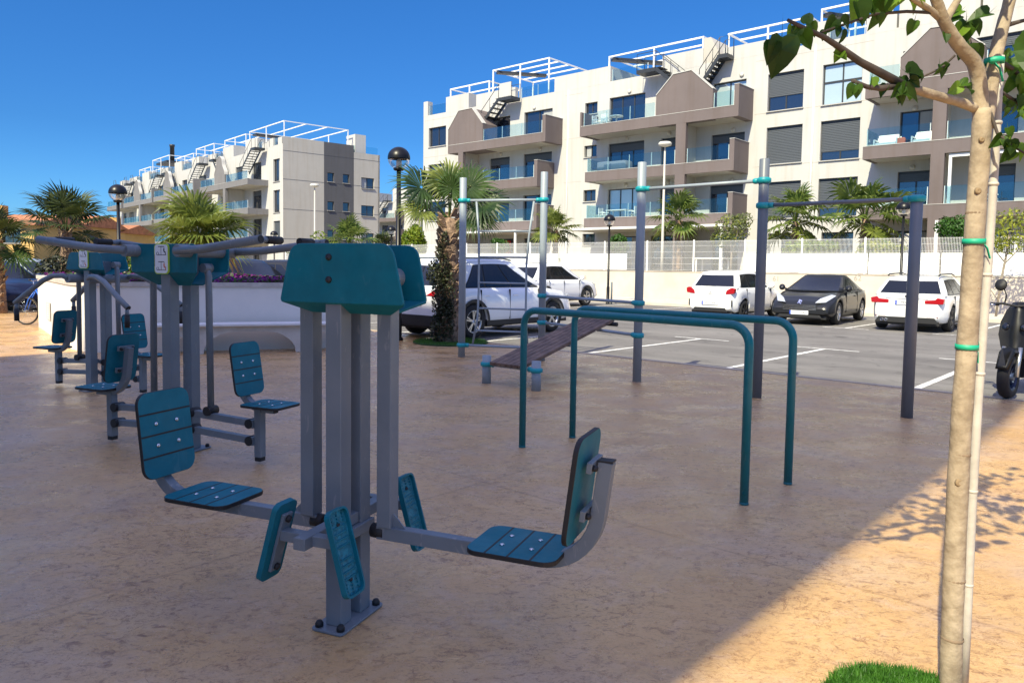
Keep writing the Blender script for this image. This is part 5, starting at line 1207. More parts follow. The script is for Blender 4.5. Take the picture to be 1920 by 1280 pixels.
# ------------------------------------------------------------------ lamps
LBLK = mat('lamp_black', (.006, .006, .007), .35, 0, .35)
def lamp(label, u, v, Y, dia, base=0.0, rp=.05):
    c = at(u, v, Y); t = thing('street_lamp', label, 'street lamp', (c.x, c.y, base), 0, 'black globe street lamps'); h = c.z - base; r = dia / 2
    MB().lathe([(rp * 1.9, -.02), (rp * 1.9, .03), (rp * 1.4, .06), (rp * 1.35, .7), (rp, .75), (rp * .8, h - r * 1.02)], 16).build('pole', LBLK, t)
    MB().lathe([(r * .35, h - r * 1.12), (r * .5, h - r * 1.02), (r * .5, h - r * .88), (r * .3, h - r * .84)], 18).build('collar', LBLK, t)
    MB().lathe([(r * 1.02 * math.cos(R(a)), h + r * 1.02 * math.sin(R(a))) for a in range(-4, 91, 8)] + [(0, h + r * 1.02)], 26, cap=False).build('hood', LBLK, t)
    MB().lathe([(max(.002, r * math.cos(R(a))), h + r * math.sin(R(a))) for a in range(-62, -3, 6)], 26, cap=False).build('globe', LGLASS, t)
    MB().lathe([(r * .25, h - r * .8), (r * .25, h - r * .25), (r * .12, h - r * .1), (0, h - r * .1)], 12).build('bulb', mat('bulb_white', (.8, .78, .72), .4), t)
    return t
lamp('globe lamp against the sky just right of the dark fan palm', 221, 362, 20, .45, 0)
lamp('large globe lamp half hidden behind the left fan of the shaggy palm', 748, 297, 15, .44, 0, .055)
lamp('globe lamp on the pavement between the white cars, just left of the third tall post', 1143, 413, 32, .48, 0)
lamp('small distant globe lamp right of the lever grip, before the far end wall', 514, 440, 46, .46, 0)
lamp('small distant globe lamp left of the lime green bamboo clump', 734, 432, 39, .46, 0)
lamp('globe lamp behind the right-most tall post above the white estate car', 1695, 391, 25.5, .48, .0)
c = at(1147, 535, 31.7); t = thing('bollard', 'slim grey metal post beside the lamp at the retaining wall', 'bollard', (c.x, c.y, .0)); MB().lathe([(.04, -.02), (.04, c.z + .12), (.03, c.z + .15), (0, c.z + .15)], 12).build('shaft', GREY, t); MB().lathe([(.05, .12), (.05, .16), (.041, .18)], 12).build('base_ring', GREY, t)
def streetlight(label, u, v, Y, base):
    c = at(u, v, Y); t = thing('street_light', label, 'street light', (c.x, c.y, base), 0, 'tall white street lights'); h = c.z - base
    MB().lathe([(.075, 0), (.07, 1.2), (.042, h - .1)], 14).build('pole', mat('cream_pole', (.50, .48, .42), .5), t)
    MB().lathe([(.05, h - .1), (.30, h - .02), (.33, h + .06), (.26, h + .14), (0, h + .17)], 20).build('head', mat('pole_head', (.62, .60, .54), .5), t)
streetlight('tall cream street light standing behind the fence above the white hatchback', 1247, 272, 36.5, 1.36)
streetlight('tall cream street light in front of the grey striped end wall', 590, 349, 52, 0)
# ------------------------------------------------------------------ cars (local x forward, y left)
TYRE = mat('tyre', (.015, .015, .016), .85); RIM = mat('alloy', (.50, .51, .53), .3, .9); RIMD = mat('dark_alloy', (.05, .05, .055), .4, .6); TRIM = mat('black_trim', (.016, .016, .017), .55)
REDL = mat('red_lamp', (.36, .006, .010), .15, 0, .5, coat=.6); CLEARL = mat('clear_lamp', (.62, .65, .68), .12, .4, .5, coat=.6); PLATE = mat('plate_white', (.78, .79, .80), .45); PLATEB = mat('plate_blue', (.01, .06, .45), .45); CHR = mat('chrome', (.7, .7, .72), .12, 1)
def lerp_tab(tab, x):
    if x <= tab[0][0]: return tab[0][1]
    for (a, p_), (b_, q) in zip(tab[:-1], tab[1:]):
        if x <= b_: f = (x - a) / (b_ - a); f = f * f * (3 - 2 * f) * .5 + f * .5; return p_ + (q - p_) * f
    return tab[-1][1]
def car(label, loc, heading, colr, L_, W_, deck, belt, roof, wheels, rw=.32, rim='light', sill=.22, taper=(.80, .86), group=None, name='parked_car', trim_low=True, bow=.10, roofw=.60, cladding=False, wscreen=True):
    """deck: [(x,z)] top line of the lower body; roof: dict xf0,xf1,xr1,xr0,z (glasshouse); belt: z of window sill"""
    t = thing(name, label, 'car', loc, R(90 - heading), group)
    PAINTC = mat('car_paint_%s' % '_'.join('%d' % (c * 100) for c in colr), colr, .22 if max(colr) > .2 else .3, 0, .5 if max(colr) > .2 else .3, coat=.8 if max(colr) > .2 else .3)
    hw = W_ / 2; h2 = L_ / 2
    def wid(x):
        f = abs(x) / h2; e = taper[1] if x > 0 else taper[0]
        return hw * (1 - (1 - e) * max(0, (f - .72) / .28) ** 2.2)
    R_ = rw + .055
    def zb(x):
        z = sill + (.10 if abs(x) > h2 - .25 else 0) * ((abs(x) - (h2 - .25)) / .25 if abs(x) > h2 - .25 else 0)
        for xw in wheels:
            if abs(x - xw) < R_: z = max(z, rw + math.sqrt(R_ * R_ - (x - xw) ** 2))
        return z
    xs = set([-h2, h2]); n = 44
    for k in range(n + 1): xs.add(round(-h2 + L_ * k / n, 4))
    for xw in wheels:
        for k in range(13): xs.add(round(xw + R_ * math.cos(math.pi * k / 12) * .999, 4))
        xs.add(round(xw - R_ - .004, 4)); xs.add(round(xw + R_ + .004, 4))
    rings = []
    for x in sorted(xs):
        w_ = wid(x); b0 = zb(x); zt = lerp_tab(deck, x); zs = min(belt, zt - .02)
        zm = max(b0 + .02, .58 * min(1, zs)); zm = min(zm, zs - .01) if zs - .01 > b0 else b0 + .01
        pr = [(0, b0), (w_ * .86, b0), (w_ * .955, b0 + min(.03, .2 * (zs - b0))), (w_ * .992, b0 + (zm - b0) * .55), (w_, zm), (w_ * .985, zm + (zs - zm) * .6), (w_ * .94, zs), (w_ * .80, zs + (zt - zs) * .8), (w_ * .45, zt), (0, zt + .012)]
        rings.append([Vector((x, y, z)) for y, z in pr] + [Vector((x, -y, z)) for y, z in pr[-2:0:-1]])
    b = MB(); b.grid(rings)
    body = b.build('body', PAINTC, t)
    # dark wheel housings and underside
    b = MB(); b.box(-h2 + .12, h2 - .12, -hw * .80, hw * .80, sill - .06, sill + .04)
    for xw in wheels: b.box(xw - R_ + .004, xw + R_ - .004, -hw * .93, hw * .93, rw * .9, rw + R_ * .72)
    b.build('underbody', TRIM, t)
    # glasshouse
    xf0, xf1, xr1, xr0, zr = roof['xf0'], roof['xf1'], roof['xr1'], roof['xr0'], roof['z']
    wb, wr = hw * .93, hw * roofw / .60 * .70
    zb_ = belt - .03
    def lay(f): return (xf0 + (xf1 - xf0) * f, xr0 + (xr1 - xr0) * f, wb + (wr - wb) * f ** 1.15, zb_ + (zr - zb_) * f)
    xm_, xh_ = (xf0 + xr0) / 2 - .12, (xf0 - xr0) / 2
    def zd(x, f): return -f * roof.get('arc', .13) * ((x - xm_) / xh_) ** 2
    def ring(f, k=1.0, dz=0):
        a, c, w_, z = lay(f); pts = []
        mid = (a + c) / 2
        N = 10
        for j in range(N + 1): y = -w_ + 2 * w_ * j / N; xx = mid + (a - bow * (y / w_) ** 2 - mid) * k; pts.append(Vector((xx, y * k, z + dz + zd(xx, f))))
        for j in range(1, 8): xa_ = a - bow; xb_ = c + bow * .8; xx = mid + (xa_ + (xb_ - xa_) * j / 8 - mid) * k; pts.append(Vector((xx, w_ * k, z + dz + zd(xx, f))))
        for j in range(N + 1): y = w_ - 2 * w_ * j / N; xx = mid + (c + bow * .8 * (y / w_) ** 2 - mid) * k; pts.append(Vector((xx, y * k, z + dz + zd(xx, f))))
        for j in range(1, 8): xa_ = c + bow * .8; xb_ = a - bow; xx = mid + (xa_ + (xb_ - xa_) * j / 8 - mid) * k; pts.append(Vector((xx, -w_ * k, z + dz + zd(xx, f))))
        return pts
    b = MB(); b.grid([ring(0), ring(.35), ring(.7), ring(.9), ring(1, .985), ring(1, .93, .030), ring(1, .78, .052), ring(1, .45, .066), ring(1, .1, .07)])
    b.build('roof', roof.get('m', PAINTC), t)
    off = .007
    def pf(y, f, e=off): a, c, w_, z = lay(f); return Vector((a - bow * y * y + e, y * w_, z + e * .6 + zd(a - bow * y * y, f)))
    def pr2(y, f, e=off): a, c, w_, z = lay(f); return Vector((c + bow * .8 * y * y - e, y * w_, z + e * .6 + zd(c + bow * .8 * y * y, f)))
    def ps(s, f, sg, e=.011): a, c, w_, z = lay(f); a -= bow; c += bow * .8; return Vector((c + (a - c) * s, sg * (w_ + e), z + .003 + zd(c + (a - c) * s, f)))
    def patch(name, fn, y0, y1, f0, f1, m_, n=8, k=4, rnd_=0):
        vs_ = []; fs_ = []
        for i in range(k + 1):
            f = f0 + (f1 - f0) * i / k
            for j in range(n + 1):
                q = j / n; yy = y0 + (y1 - y0) * q; vs_.append(fn(yy, f))
        for i in range(k):
            for j in range(n): a = i * (n + 1) + j; fs_.append((a, a + 1, a + n + 2, a + n + 1))
        return raw(name, vs_, fs_, [m_], t, smooth=True)
    if wscreen: patch('windscreen', pf, -.90, .90, .10, .93, CARG)
    patch('rear_window', pr2, -roof.get('rwin', .86), roof.get('rwin', .86), roof.get('rf0', .16), .9, CARG)
    for sg in (-1, 1):                              # black pillars and surround behind the side glass
        q0, q1 = roof['side'][0], roof['side'][-1]; vs_ = []; fs_ = []; k = 5; n = 12
        for i in range(k + 1):
            f = .06 + (.89 - .06) * i / k
            for j in range(n + 1): q = j / n; vs_.append(ps((q0[0] - .012 + q0[2] * i / k) * (1 - q) + (q1[1] + .012 + q1[3] * i / k) * q, f, sg, .004))
        for i in range(k):
            for j in range(n): a = i * (n + 1) + j; fs_.append((a, a + 1, a + n + 2, a + n + 1))
        raw('window_surround', vs_, fs_, [TRIM], t)
    for sg in (-1, 1):
        for s0, s1, sh0, sh1 in roof['side']:
            vs_ = []; fs_ = []; k = 4; n = 6
            for i in range(k + 1):
                f = .10 + (.86 - .10) * i / k
                for j in range(n + 1): q = j / n; vs_.append(ps((s0 + sh0 * i / k) * (1 - q) + (s1 + sh1 * i / k) * q, f, sg))
            for i in range(k):
                for j in range(n): a = i * (n + 1) + j; fs_.append((a, a + 1, a + n + 2, a + n + 1))
            raw('side_window', vs_, fs_, [CARG], t)
    # wheels
    for xw in wheels:
        for sg in (-1, 1):
            y = sg * (hw - .115)
            wh = MB().lathe([(rw * .62, -.10), (rw * .93, -.105), (rw, -.07), (rw, .07), (rw * .93, .105), (rw * .66, .10)], 28, (xw, y, rw), (0, sg, 0), cap=False).build('wheel', TYRE, t)
            b = MB(); b.lathe([(rw * .67, .09), (rw * .66, .100), (rw * .60, .085), (rw * .56, .02)], 28, (xw, y, rw), (0, sg, 0), cap=False)
            b.lathe([(rw * .16, .05), (rw * .15, .082), (0, .085)], 12, (xw, y, rw), (0, sg, 0))
            for k in range(5):
                for dq in (-.14, .14):
                    a = 2 * math.pi * k / 5 + .3; d1 = Vector((math.cos(a + dq * .5), 0, math.sin(a + dq * .5))); d2 = Vector((math.cos(a + dq), 0, math.sin(a + dq))); b.bar([Vector((xw, y + sg * .072, rw)) + d1 * rw * .10, Vector((xw, y + sg * .078, rw)) + d2 * rw * .64], .03, .03, 0, (0, 1, 0))
            b.build('rim', RIMD if rim == 'dark' else RIM, wh)
            MB().lathe([(0, -.01), (rw * .64, 0)], 20, (xw, y - sg * .0, rw), (0, sg, 0), cap=False).build('brake_disc', TRIM, wh)
    # mirrors, handles
    for sg in (-1, 1):
        mx_ = xf0 - .42; b = MB(); b.lathe([(.0, -.07), (.07, -.06), (.095, 0), (.085, .05), (0, .06)], 14, (mx_, sg * (hw * .93 + .14), belt + .07), (-1, 0, 0)); b.bar([(mx_, sg * hw * .90, belt + .01), (mx_, sg * (hw * .93 + .08), belt + .04)], .06, .05, 0, (1, 0, 0)); b.build('door_mirror', roof.get('mir', PAINTC), t)
        for hx in roof.get('handles', ()):
            MB().box(hx - .09, hx + .09, sg * hw * .985 - .005, sg * hw * .985 + .022, belt - .17, belt - .14).build('door_handle', roof.get('hm', PAINTC), t, bevel=.006)
        b = MB()
        for hx in roof.get('seams', ()): b.box(hx - .004, hx + .004, min(sg * hw * .9, sg * hw * 1.0015), max(sg * hw * .9, sg * hw * 1.0015), sill + .1, belt - .03)
        if roof.get('seams'): b.build('door_seam', TRIM, t)
        if cladding:
            b = MB(); b.box(wheels[0] - .0 + R_ if False else min(wheels) + R_, max(wheels) - R_, sg * hw * .95 - .02, sg * hw * .95 + .045, sill - .02, sill + .12); b.build('sill_cladding', TRIM, t, bevel=.01)
            for xw in wheels:
                rr = [(xw + (R_ + q) * math.cos(math.pi * k / 14), rw + (R_ + q) * math.sin(math.pi * k / 14)) for q in (0, .055) for k in range(15)]
                vs_ = []; 
                for k in range(15): 
                    for q in (-.008, .055): a = math.pi * k / 14; x = xw + (R_ + q) * math.cos(a); vs_.append(Vector((x, sg * (wid(x) * 1.0 + .012), rw + (R_ + q) * math.sin(a))))
                raw('wheel_arch', vs_, [(2 * k, 2 * k + 1, 2 * k + 3, 2 * k + 2) for k in range(14)], [TRIM], t)
    return t, hw, h2, wid
def on_end(x, ycent, w_, z0, z1, t, name, m_, sgn, th=.02, rr=None, wrap=0, poly=None, skew=0):
    """plate-like piece on the front (+1) or rear (-1) face at local x; polygon in (y,z)"""
    poly = poly or [(ycent - w_ / 2, z0), (ycent + w_ / 2, z0), (ycent + w_ / 2, z1), (ycent - w_ / 2, z1)]
    M_ = Matrix(((0, 0, sgn, x), (1, 0, 0, 0), (0, 1, 0, 0), (0, 0, 0, 1)))
    return MB().prism(poly, th, M_).build(name, m_, t, bevel=min(.006, th * .4))
def plate(t, x, z, s, sgn, y=0):
    o = on_end(x, y, .52, z - .056, z + .056, t, 'licence_plate', PLATE, sgn, .012)
    yb = -sgn * .24 if sgn > 0 else .24
    on_end(x + sgn * .0125, y + (.24 if sgn < 0 else -.24), .04, z - .054, z + .054, o, 'country_band', PLATEB, sgn, .001)
    M_ = frame((x + sgn * .0135, y - (.02 if sgn < 0 else -.02), z), (0, sgn, 0), (0, 0, 1))
    text_mesh('plate_number', s, .085, INK, o, M_, .0005)
WHITE = (.80, .80, .79)
# white hatchback, rear to us
RH = 41
def place(u, v, L_, hd, end):
    g = G(u, v); d = Vector((math.sin(R(hd)), math.cos(R(hd)), 0)); return g + d * (L_ / 2 if end == 'rear' else -L_ / 2)
def hatch(label, loc, hd, colr, **k):
    L_ = 3.84; W_ = 1.67
    return car(label, loc, hd, colr, L_, W_, [(-1.92, .92), (-1.86, .99), (-1.5, 1.0), (.6, .99), (.95, .96), (1.5, .82), (1.8, .70), (1.92, .55)], .97, dict(xf0=1.02, xf1=.28, xr1=-1.45, xr0=-1.78, z=1.455, side=((.10, .30, .02, .0), (.33, .60, .0, -.02), (.63, .90, -.02, -.12)), handles=(.05, -.95), seams=(.75, -.25, -1.1)), (-1.23, 1.22), .295, group='cars parked along the far wall', **k)
t, hw, h2, wd = hatch('small white hatchback parked tail out, with tall red rear lamps and dark rear window', place(1330, 598, 3.84, RH, 'rear'), RH, WHITE, rim='dark')
x = -h2
on_end(x + .005, 0, 1.3, .30, .42, t, 'rear_bumper', TRIM, -1, .03, poly=[(-.58, .24), (.58, .24), (.50, .36), (-.50, .36)])
on_end(x + .01, 0, .9, 0, 0, t, 'plate_recess', mat('white_shadow_line', (.55, .55, .55), .5), -1, .012, poly=[(-.47, .40), (.47, .40), (.36, .58), (-.36, .58)])
for s in (-1, 1):
    M_ = Matrix(((0, 0, -1, x + .10), (1, 0, 0, 0), (0, 1, 0, 0), (0, 0, 0, 1)))
    MB().prism(roundpoly([(s * .50, .77), (s * .78, .80), (s * .80, .95), (s * .70, .985), (s * .54, .90)], [.04] * 5, 3), .115, M_).build('tail_light', REDL, t, bevel=.012)
    on_end(x + .03, s * .70, .04, .40, .60, t, 'reflector', TRIM, -1, .02)
plate(t, x - .012, .50, '5953 MMF', -1)
b = MB()
for k in range(3):                                   # three-lozenge emblem
    a = R(90 + 120 * k); c = Vector((0, math.cos(a) * .034, .80 + math.sin(a) * .034)); d = Vector((0, math.cos(a), math.sin(a))) * .032; e = Vector((0, -math.sin(a), math.cos(a))) * .018
    b.face([Vector((x - .004, 0, 0)) + q for q in (c - d, c + e, c + d, c - e)])
b.build('emblem', CHR, t)
on_end(x + .002, 0, .14, .72, .735, t, 'badge', TRIM, -1, .006); MB().tube([(x + .10, -.02, 1.02), (x + .07, .22, 1.03)], .010, 6).build('rear_wiper', TRIM, t)
# black coupe, nose to us
CH = 222 - 4
t, hw, h2, wd = car('black folding-roof coupe parked nose out between the two white cars', place(1497, 608, 4.35, CH, 'front'), CH, (.014, .015, .018), 4.35, 1.76, [(-2.17, .78), (-2.05, .93), (-1.2, .98), (.5, .96), (.95, .93), (1.6, .80), (2.0, .64), (2.17, .46)], .95, dict(xf0=1.18, xf1=.10, xr1=-.75, xr0=-1.75, z=1.36, side=((.16, .40, .06, .0), (.42, .86, .0, -.16)), handles=(-.35,), seams=(.62, -.65), hm=TRIM), (-1.30, 1.34), .325, group='cars parked along the far wall', bow=.16, roofw=.57)
x = h2
on_end(x - .06, 0, 0, 0, 0, t, 'grille', TRIM, 1, .05, poly=[(-.52, .40), (.52, .40), (.46, .56), (-.46, .56)])
b = MB()
for k in range(4): b.box(x - .01, x + .002, -.46, .46, .42 + k * .036, .432 + k * .036)
build_each(b, 'grille_bar', CHR, t)
on_end(x - .05, 0, 0, 0, 0, t, 'front_bumper', TRIM, 1, .05, poly=[(-.62, .20), (.62, .20), (.56, .28), (-.56, .28)])
for s in (-1, 1):
    b = MB(); pts = [(x - .10, s * .40, .60), (x - .22, s * .66, .615), (x - .62, s * .835, .80), (x - .56, s * .72, .83), (x - .26, s * .50, .72)]
    b.grid([[Vector(q) for q in pts], [Vector(q) + Vector((.05, s * .012, .03)) for q in pts]], 0, False); b.build('headlight', CLEARL, t, bevel=.01)
    MB().lathe([(.065, 0), (.055, .02), (0, .025)], 14, (x - .06, s * .62, .36), (1, 0, 0)).build('fog_lamp', CLEARL, t)
plate(t, x + .005, .34, '3172 FBJ', 1)
b = MB()                                             # small upright animal emblem
for a in (((0, .60), (.02, .70), (-.03, .71), (-.05, .64)), ((.02, .70), (.06, .67), (.03, .63)), ((-.01, .60), (.03, .58), (.04, .62)), ((-.05, .64), (-.07, .60), (-.04, .59))): b.face([Vector((x - .045 + (z - .58) * -.35, y, z)) for y, z in a])
b.build('emblem', CHR, t)
# white estate, rear to us
EH = 41
t, hw, h2, wd = car('white estate car with roof rails and wide red rear lamps, parked tail out', place(1697, 621, 4.62, EH, 'rear'), EH, WHITE, 4.62, 1.81, [(-2.31, .90), (-2.22, .96), (-1.5, .96), (.7, .95), (1.05, .93), (1.8, .80), (2.2, .66), (2.31, .5)], .94, dict(xf0=1.10, xf1=.20, xr1=-1.75, xr0=-2.12, z=1.40, side=((.09, .28, .03, .0), (.30, .58, .0, -.01), (.60, .91, -.01, -.13)), handles=(.0, -1.0), seams=(.8, -.25, -1.2), rwin=.88), (-1.42, 1.39), .33, rim='dark', group='cars parked along the far wall')
x = -h2
on_end(x + .03, 0, 0, 0, 0, t, 'rear_bumper', TRIM, -1, .035, poly=[(-.74, .22), (.74, .22), (.66, .37), (-.66, .37)])
for s in (-1, 1):
    M_ = Matrix(((0, 0, -1, x + .14), (1, 0, 0, 0), (0, 1, 0, 0), (0, 0, 0, 1)))
    MB().prism(roundpoly([(s * .42, .72), (s * .84, .72), (s * .86, .85), (s * .70, .885), (s * .66, .83), (s * .42, .81)], [.02] * 6, 2), .15, M_).build('tail_light', REDL, t, bevel=.01)
    b = MB(); b.tube([(-1.75, s * .60, 1.43), (-1.6, s * .60, 1.475), (-.3, s * .60, 1.50), (.15, s * .59, 1.45)], .018, 8); b.build('roof_rail', TRIM, t)
    on_end(x + .02, s * .60, .26, .375, .40, t, 'reflector', mat('dark_red', (.2, .01, .01), .3), -1, .02)
on_end(x - .002, 0, 1.0, .835, .85, t, 'tailgate_trim', CHR, -1, .008)
plate(t, x - .012, .74, 'PBV 487', -1)
b = MB(); b.lathe([(.042, 0), (.042, .006), (.034, .007)], 20, (x - .002, 0, .905), (-1, 0, 0), cap=False); b.lathe([(.034, 0), (.0, .004)], 20, (x - .002, 0, .905), (-1, 0, 0), cap=False); b.build('emblem', TRIM, t)
b = MB()
for y in (.46, .56): b.lathe([(.036, 0), (.036, .05), (.028, .05), (.028, .0)], 14, (x + .0, y, .285), (-1, 0, 0), cap=False)
build_each(b, 'exhaust', CHR, t)
# white suv behind the ladder, parked nose away
def suv(label, loc, hd, **k):
    return car(label, loc, hd, (.78, .79, .82), 4.48, 1.86, [(-2.24, .98), (-2.15, 1.06), (-1.5, 1.08), (.7, 1.06), (1.1, 1.05), (1.75, .97), (2.1, .82), (2.24, .62)], 1.05, dict(xf0=1.28, xf1=.25, xr1=-1.45, xr0=-2.05, z=1.63, arc=.20, side=((.11, .30, .05, .0), (.32, .59, .0, -.01), (.61, .91, -.01, -.13)), handles=(-.02, -.98), seams=(.8, -.22, -1.15)), (-1.36, 1.34), .36, cladding=True, sill=.28, group='white cars behind the climbing ladder', **k)
d = Vector((math.sin(R(40)), math.cos(R(40)), 0)); n_ = Vector((d.y, -d.x, 0))
wm = (G(885, 636) + G(1035, 621)) / 2 - n_ * .88
t, hw, h2, wd = suv('white crossover parked behind the climbing ladder and palm trunk', wm, 40)
for s in (-1, 1):
    M_ = Matrix(((0, 0, -1, -h2 + .22), (1, 0, 0, 0), (0, 1, 0, 0), (0, 0, 0, 1)))
    MB().prism([(s * .38, .90), (s * .88, .88), (s * .90, .98), (s * .6, 1.0)], .235, M_).build('tail_light', REDL, t, bevel=.012)
    MB().box(1.95, 2.16, s * .62 - .16, s * .62 + .16, .76, .88).build('headlight', CLEARL, t, bevel=.03)
    MB().tube([(-1.6, s * .66, 1.63), (-1.4, s * .66, 1.68), (-.2, s * .66, 1.69), (.1, s * .64, 1.65)], .018, 8).build('roof_rail', GREY, t)
plate(t, -h2 - .005, .75, '4826 LZH', -1)
on_end(-h2 + .02, 0, 1.5, .28, .5, t, 'rear_bumper', TRIM, -1, .04)
fw_ = G(1099, 573); wm2 = fw_ - d * 1.35 - n_ * .88
t2, hw, h2, wd = suv('second white crossover farther back, its bonnet showing between the posts', wm2, 40)
for s in (-1, 1): MB().box(1.95, 2.16, s * .62 - .16, s * .62 + .16, .76, .88).build('headlight', CLEARL, t2, bevel=.03)
# cars behind the planter and at the left
c = at(455, 520, 22.5); t, hw, h2, wd = car('dark blue-black hatchback half hidden behind the purple flowers', (c.x, c.y, 0), 118, (.012, .014, .022), 4.2, 1.78, [(-2.1, .9), (-2.0, 1.0), (.6, 1.0), (1.0, .96), (1.7, .82), (2.1, .55)], .98, dict(xf0=1.15, xf1=.3, xr1=-1.5, xr0=-1.95, z=1.46, side=((.1, .3, .03, 0), (.33, .6, 0, -.02), (.62, .9, -.02, -.12)), handles=(0, -1)), (-1.3, 1.3), .31, group='cars on the left side of the car park')
t.scale = (1.07, 1.07, 1.09)
c = at(560, 520, 23.5); t, hw, h2, wd = car('black saloon right of the dark hatchback, mostly behind the teal hood', (c.x, c.y, 0), 118, (.010, .010, .012), 4.5, 1.8, [(-2.25, .85), (-2.1, .98), (.6, .97), (1.0, .94), (1.8, .8), (2.25, .55)], .95, dict(xf0=1.1, xf1=.25, xr1=-1.0, xr0=-1.8, z=1.42, side=((.12, .34, .05, 0), (.36, .6, 0, -.02), (.62, .9, -.02, -.12)), handles=(0, -1)), (-1.35, 1.35), .32, group='cars on the left side of the car park')
t.scale = (1.05, 1.05, 1.10)
c = at(45, 530, 27.5); t, hw, h2, wd = car('silver hatchback at the far left behind the dark blue car', (c.x, c.y, 0), 100, (.42, .46, .52), 4.2, 1.78, [(-2.1, .9), (-2.0, 1.0), (.6, 1.0), (1.0, .96), (1.7, .82), (2.1, .55)], .98, dict(xf0=1.25, xf1=.35, xr1=-1.4, xr0=-1.9, z=1.52, side=((.1, .3, .03, 0), (.33, .6, 0, -.02), (.62, .9, -.02, -.12)), handles=(0, -1)), (-1.3, 1.3), .31, group='cars on the left side of the car park')
c = at(20, 540, 23.5); t, hw, h2, wd = car('dark blue car whose bonnet shows left of the planter', (c.x - .4, c.y, 0), 120, (.012, .025, .075), 4.3, 1.8, [(-2.15, .85), (-2.0, .96), (.5, .96), (.9, .93), (1.7, .8), (2.15, .5)], .93, dict(xf0=.95, xf1=.1, xr1=-1.2, xr0=-1.9, z=1.40, side=((.12, .34, .05, 0), (.36, .6, 0, -.02), (.62, .9, -.02, -.12)), handles=(0, -1)), (-1.33, 1.33), .32, group='cars on the left side of the car park')
# ------------------------------------------------------------------ scooter
SC = mat('black_scooter_paint', (.008, .008, .009), .42, 0, .35)
t = thing('motor_scooter', 'black motor scooter with round mirrors parked at the right edge', 'scooter', G(1912, 748) + Vector((-.14, .02, 0)), R(90 - 228))
# local x forward
wr_ = .27
def swheel(x, name='wheel'):
    o = MB().lathe([(wr_ * .62, -.055), (wr_ * .9, -.06), (wr_, 0), (wr_ * .9, .06), (wr_ * .62, .055)], 28, (x, 0, wr_), (0, 1, 0), cap=False).build(name, TYRE, t)
    b = MB(); b.lathe([(wr_ * .66, -.05), (wr_ * .6, 0), (wr_ * .66, .05)], 26, (x, 0, wr_), (0, 1, 0), cap=False); b.lathe([(.05, -.06), (.05, .06)], 12, (x, 0, wr_), (0, 1, 0))
    for k in range(5): a = 6.283 * k / 5; b.bar([(x, 0, wr_), (x + math.cos(a) * wr_ * .64, 0, wr_ + math.sin(a) * wr_ * .64)], .03, .035)
    b.build('rim', mat('dark_blue_rim', (.05, .07, .12), .4, .6), o); return o
swheel(.0); swheel(-1.42)
for s in (-1, 1): MB().tube([(0, s * .085, wr_), (-.10, s * .085, .62)], .024, 10).build('fork', RIM, t)
b = MB(); b.grid([[Vector((x, y * 1.0, z)) for x, y, z in ((.30 - .02, -.07, .38), (.10, -.085, .57), (-.16, -.085, .56), (-.16, .085, .56), (.10, .085, .57), (.28, .07, .38))], [Vector((x, y, z)) for x, y, z in ((.29, -.04, .42), (.10, -.05, .62), (-.16, -.05, .61), (-.16, .05, .61), (.10, .05, .62), (.29, .04, .42))]]); b.build('front_mudguard', SC, t)
prof = [(.45, .05, .10), (.58, .20, .02), (.74, .25, .03), (.90, .24, -.02), (1.05, .17, -.06), (1.16, .08, -.10)]
rings = []
for z, w_, xo in prof:
    rings.append([Vector((xo - .16 - .32 * (abs(math.sin(q)) ** 1.3) * (w_ / .25), w_ * math.sin(q), z)) for q in [R(-100 + 200 * k / 12) for k in range(13)]] + [Vector((xo - .50, w_ * .8 * math.sin(q), z)) for q in [R(90 - 180 * k / 8) for k in range(9)]])
MB().grid(rings).build('front_fairing', SC, t)
for s in (-1, 1): MB().lathe([(.05, 0), (.035, .012), (0, .014)], 12, (-.165, s * .10, .86), (1, s * .3, .2)).build('headlight', CARG, t)
b = MB(); b.tube([(-.30, -.31, 1.12), (-.27, -.18, 1.14), (-.25, 0, 1.11), (-.27, .18, 1.14), (-.30, .31, 1.12)], .014, 10); b.build('handlebar', BLACK, t)
for s in (-1, 1):
    MB().tube([(-.30, s * .22, 1.13), (-.31, s * .33, 1.12)], .021, 10).build('grip', BLACK, t)
    MB().tube([(-.24, s * .24, 1.12), (-.22, s * .31, 1.12)], .008, 8).build('brake_lever', CHR, t)
    mr = MB(); mr.tube([(-.27, s * .15, 1.13), (-.25, s * .13, 1.24), (-.25, s * .16, 1.33)], .008, 8); mr.lathe([(0, -.012), (.06, -.008), (.075, .01), (.06, .03), (0, .04)], 16, (-.25, s * .19, 1.37), (1, s * .25, .1)); mr.build('mirror', BLACK, t)
rings = [[Vector((x, w_ * math.cos(q), z + h_ * math.sin(q))) for q in [2 * math.pi * k / 14 for k in range(14)]] for x, w_, z, h_ in ((-.5, .16, .33, .12), (-.75, .19, .33, .13), (-.95, .2, .52, .26), (-1.3, .2, .62, .22), (-1.7, .14, .74, .12), (-1.85, .05, .78, .05))]
MB().grid(rings).build('rear_body', SC, t)
MB().grid([[Vector((x, w_ * math.cos(q), z + .07 * math.sin(q))) for q in [2 * math.pi * k / 12 for k in range(12)]] for x, w_, z in ((-.72, .09, .78), (-.95, .15, .80), (-1.3, .15, .83), (-1.7, .11, .90))]).build('seat', BLACK, t)
MB().tube([(-1.0, 0, .3), (-1.0, .16, .02)], .012, 8).build('side_stand', CHR, t)
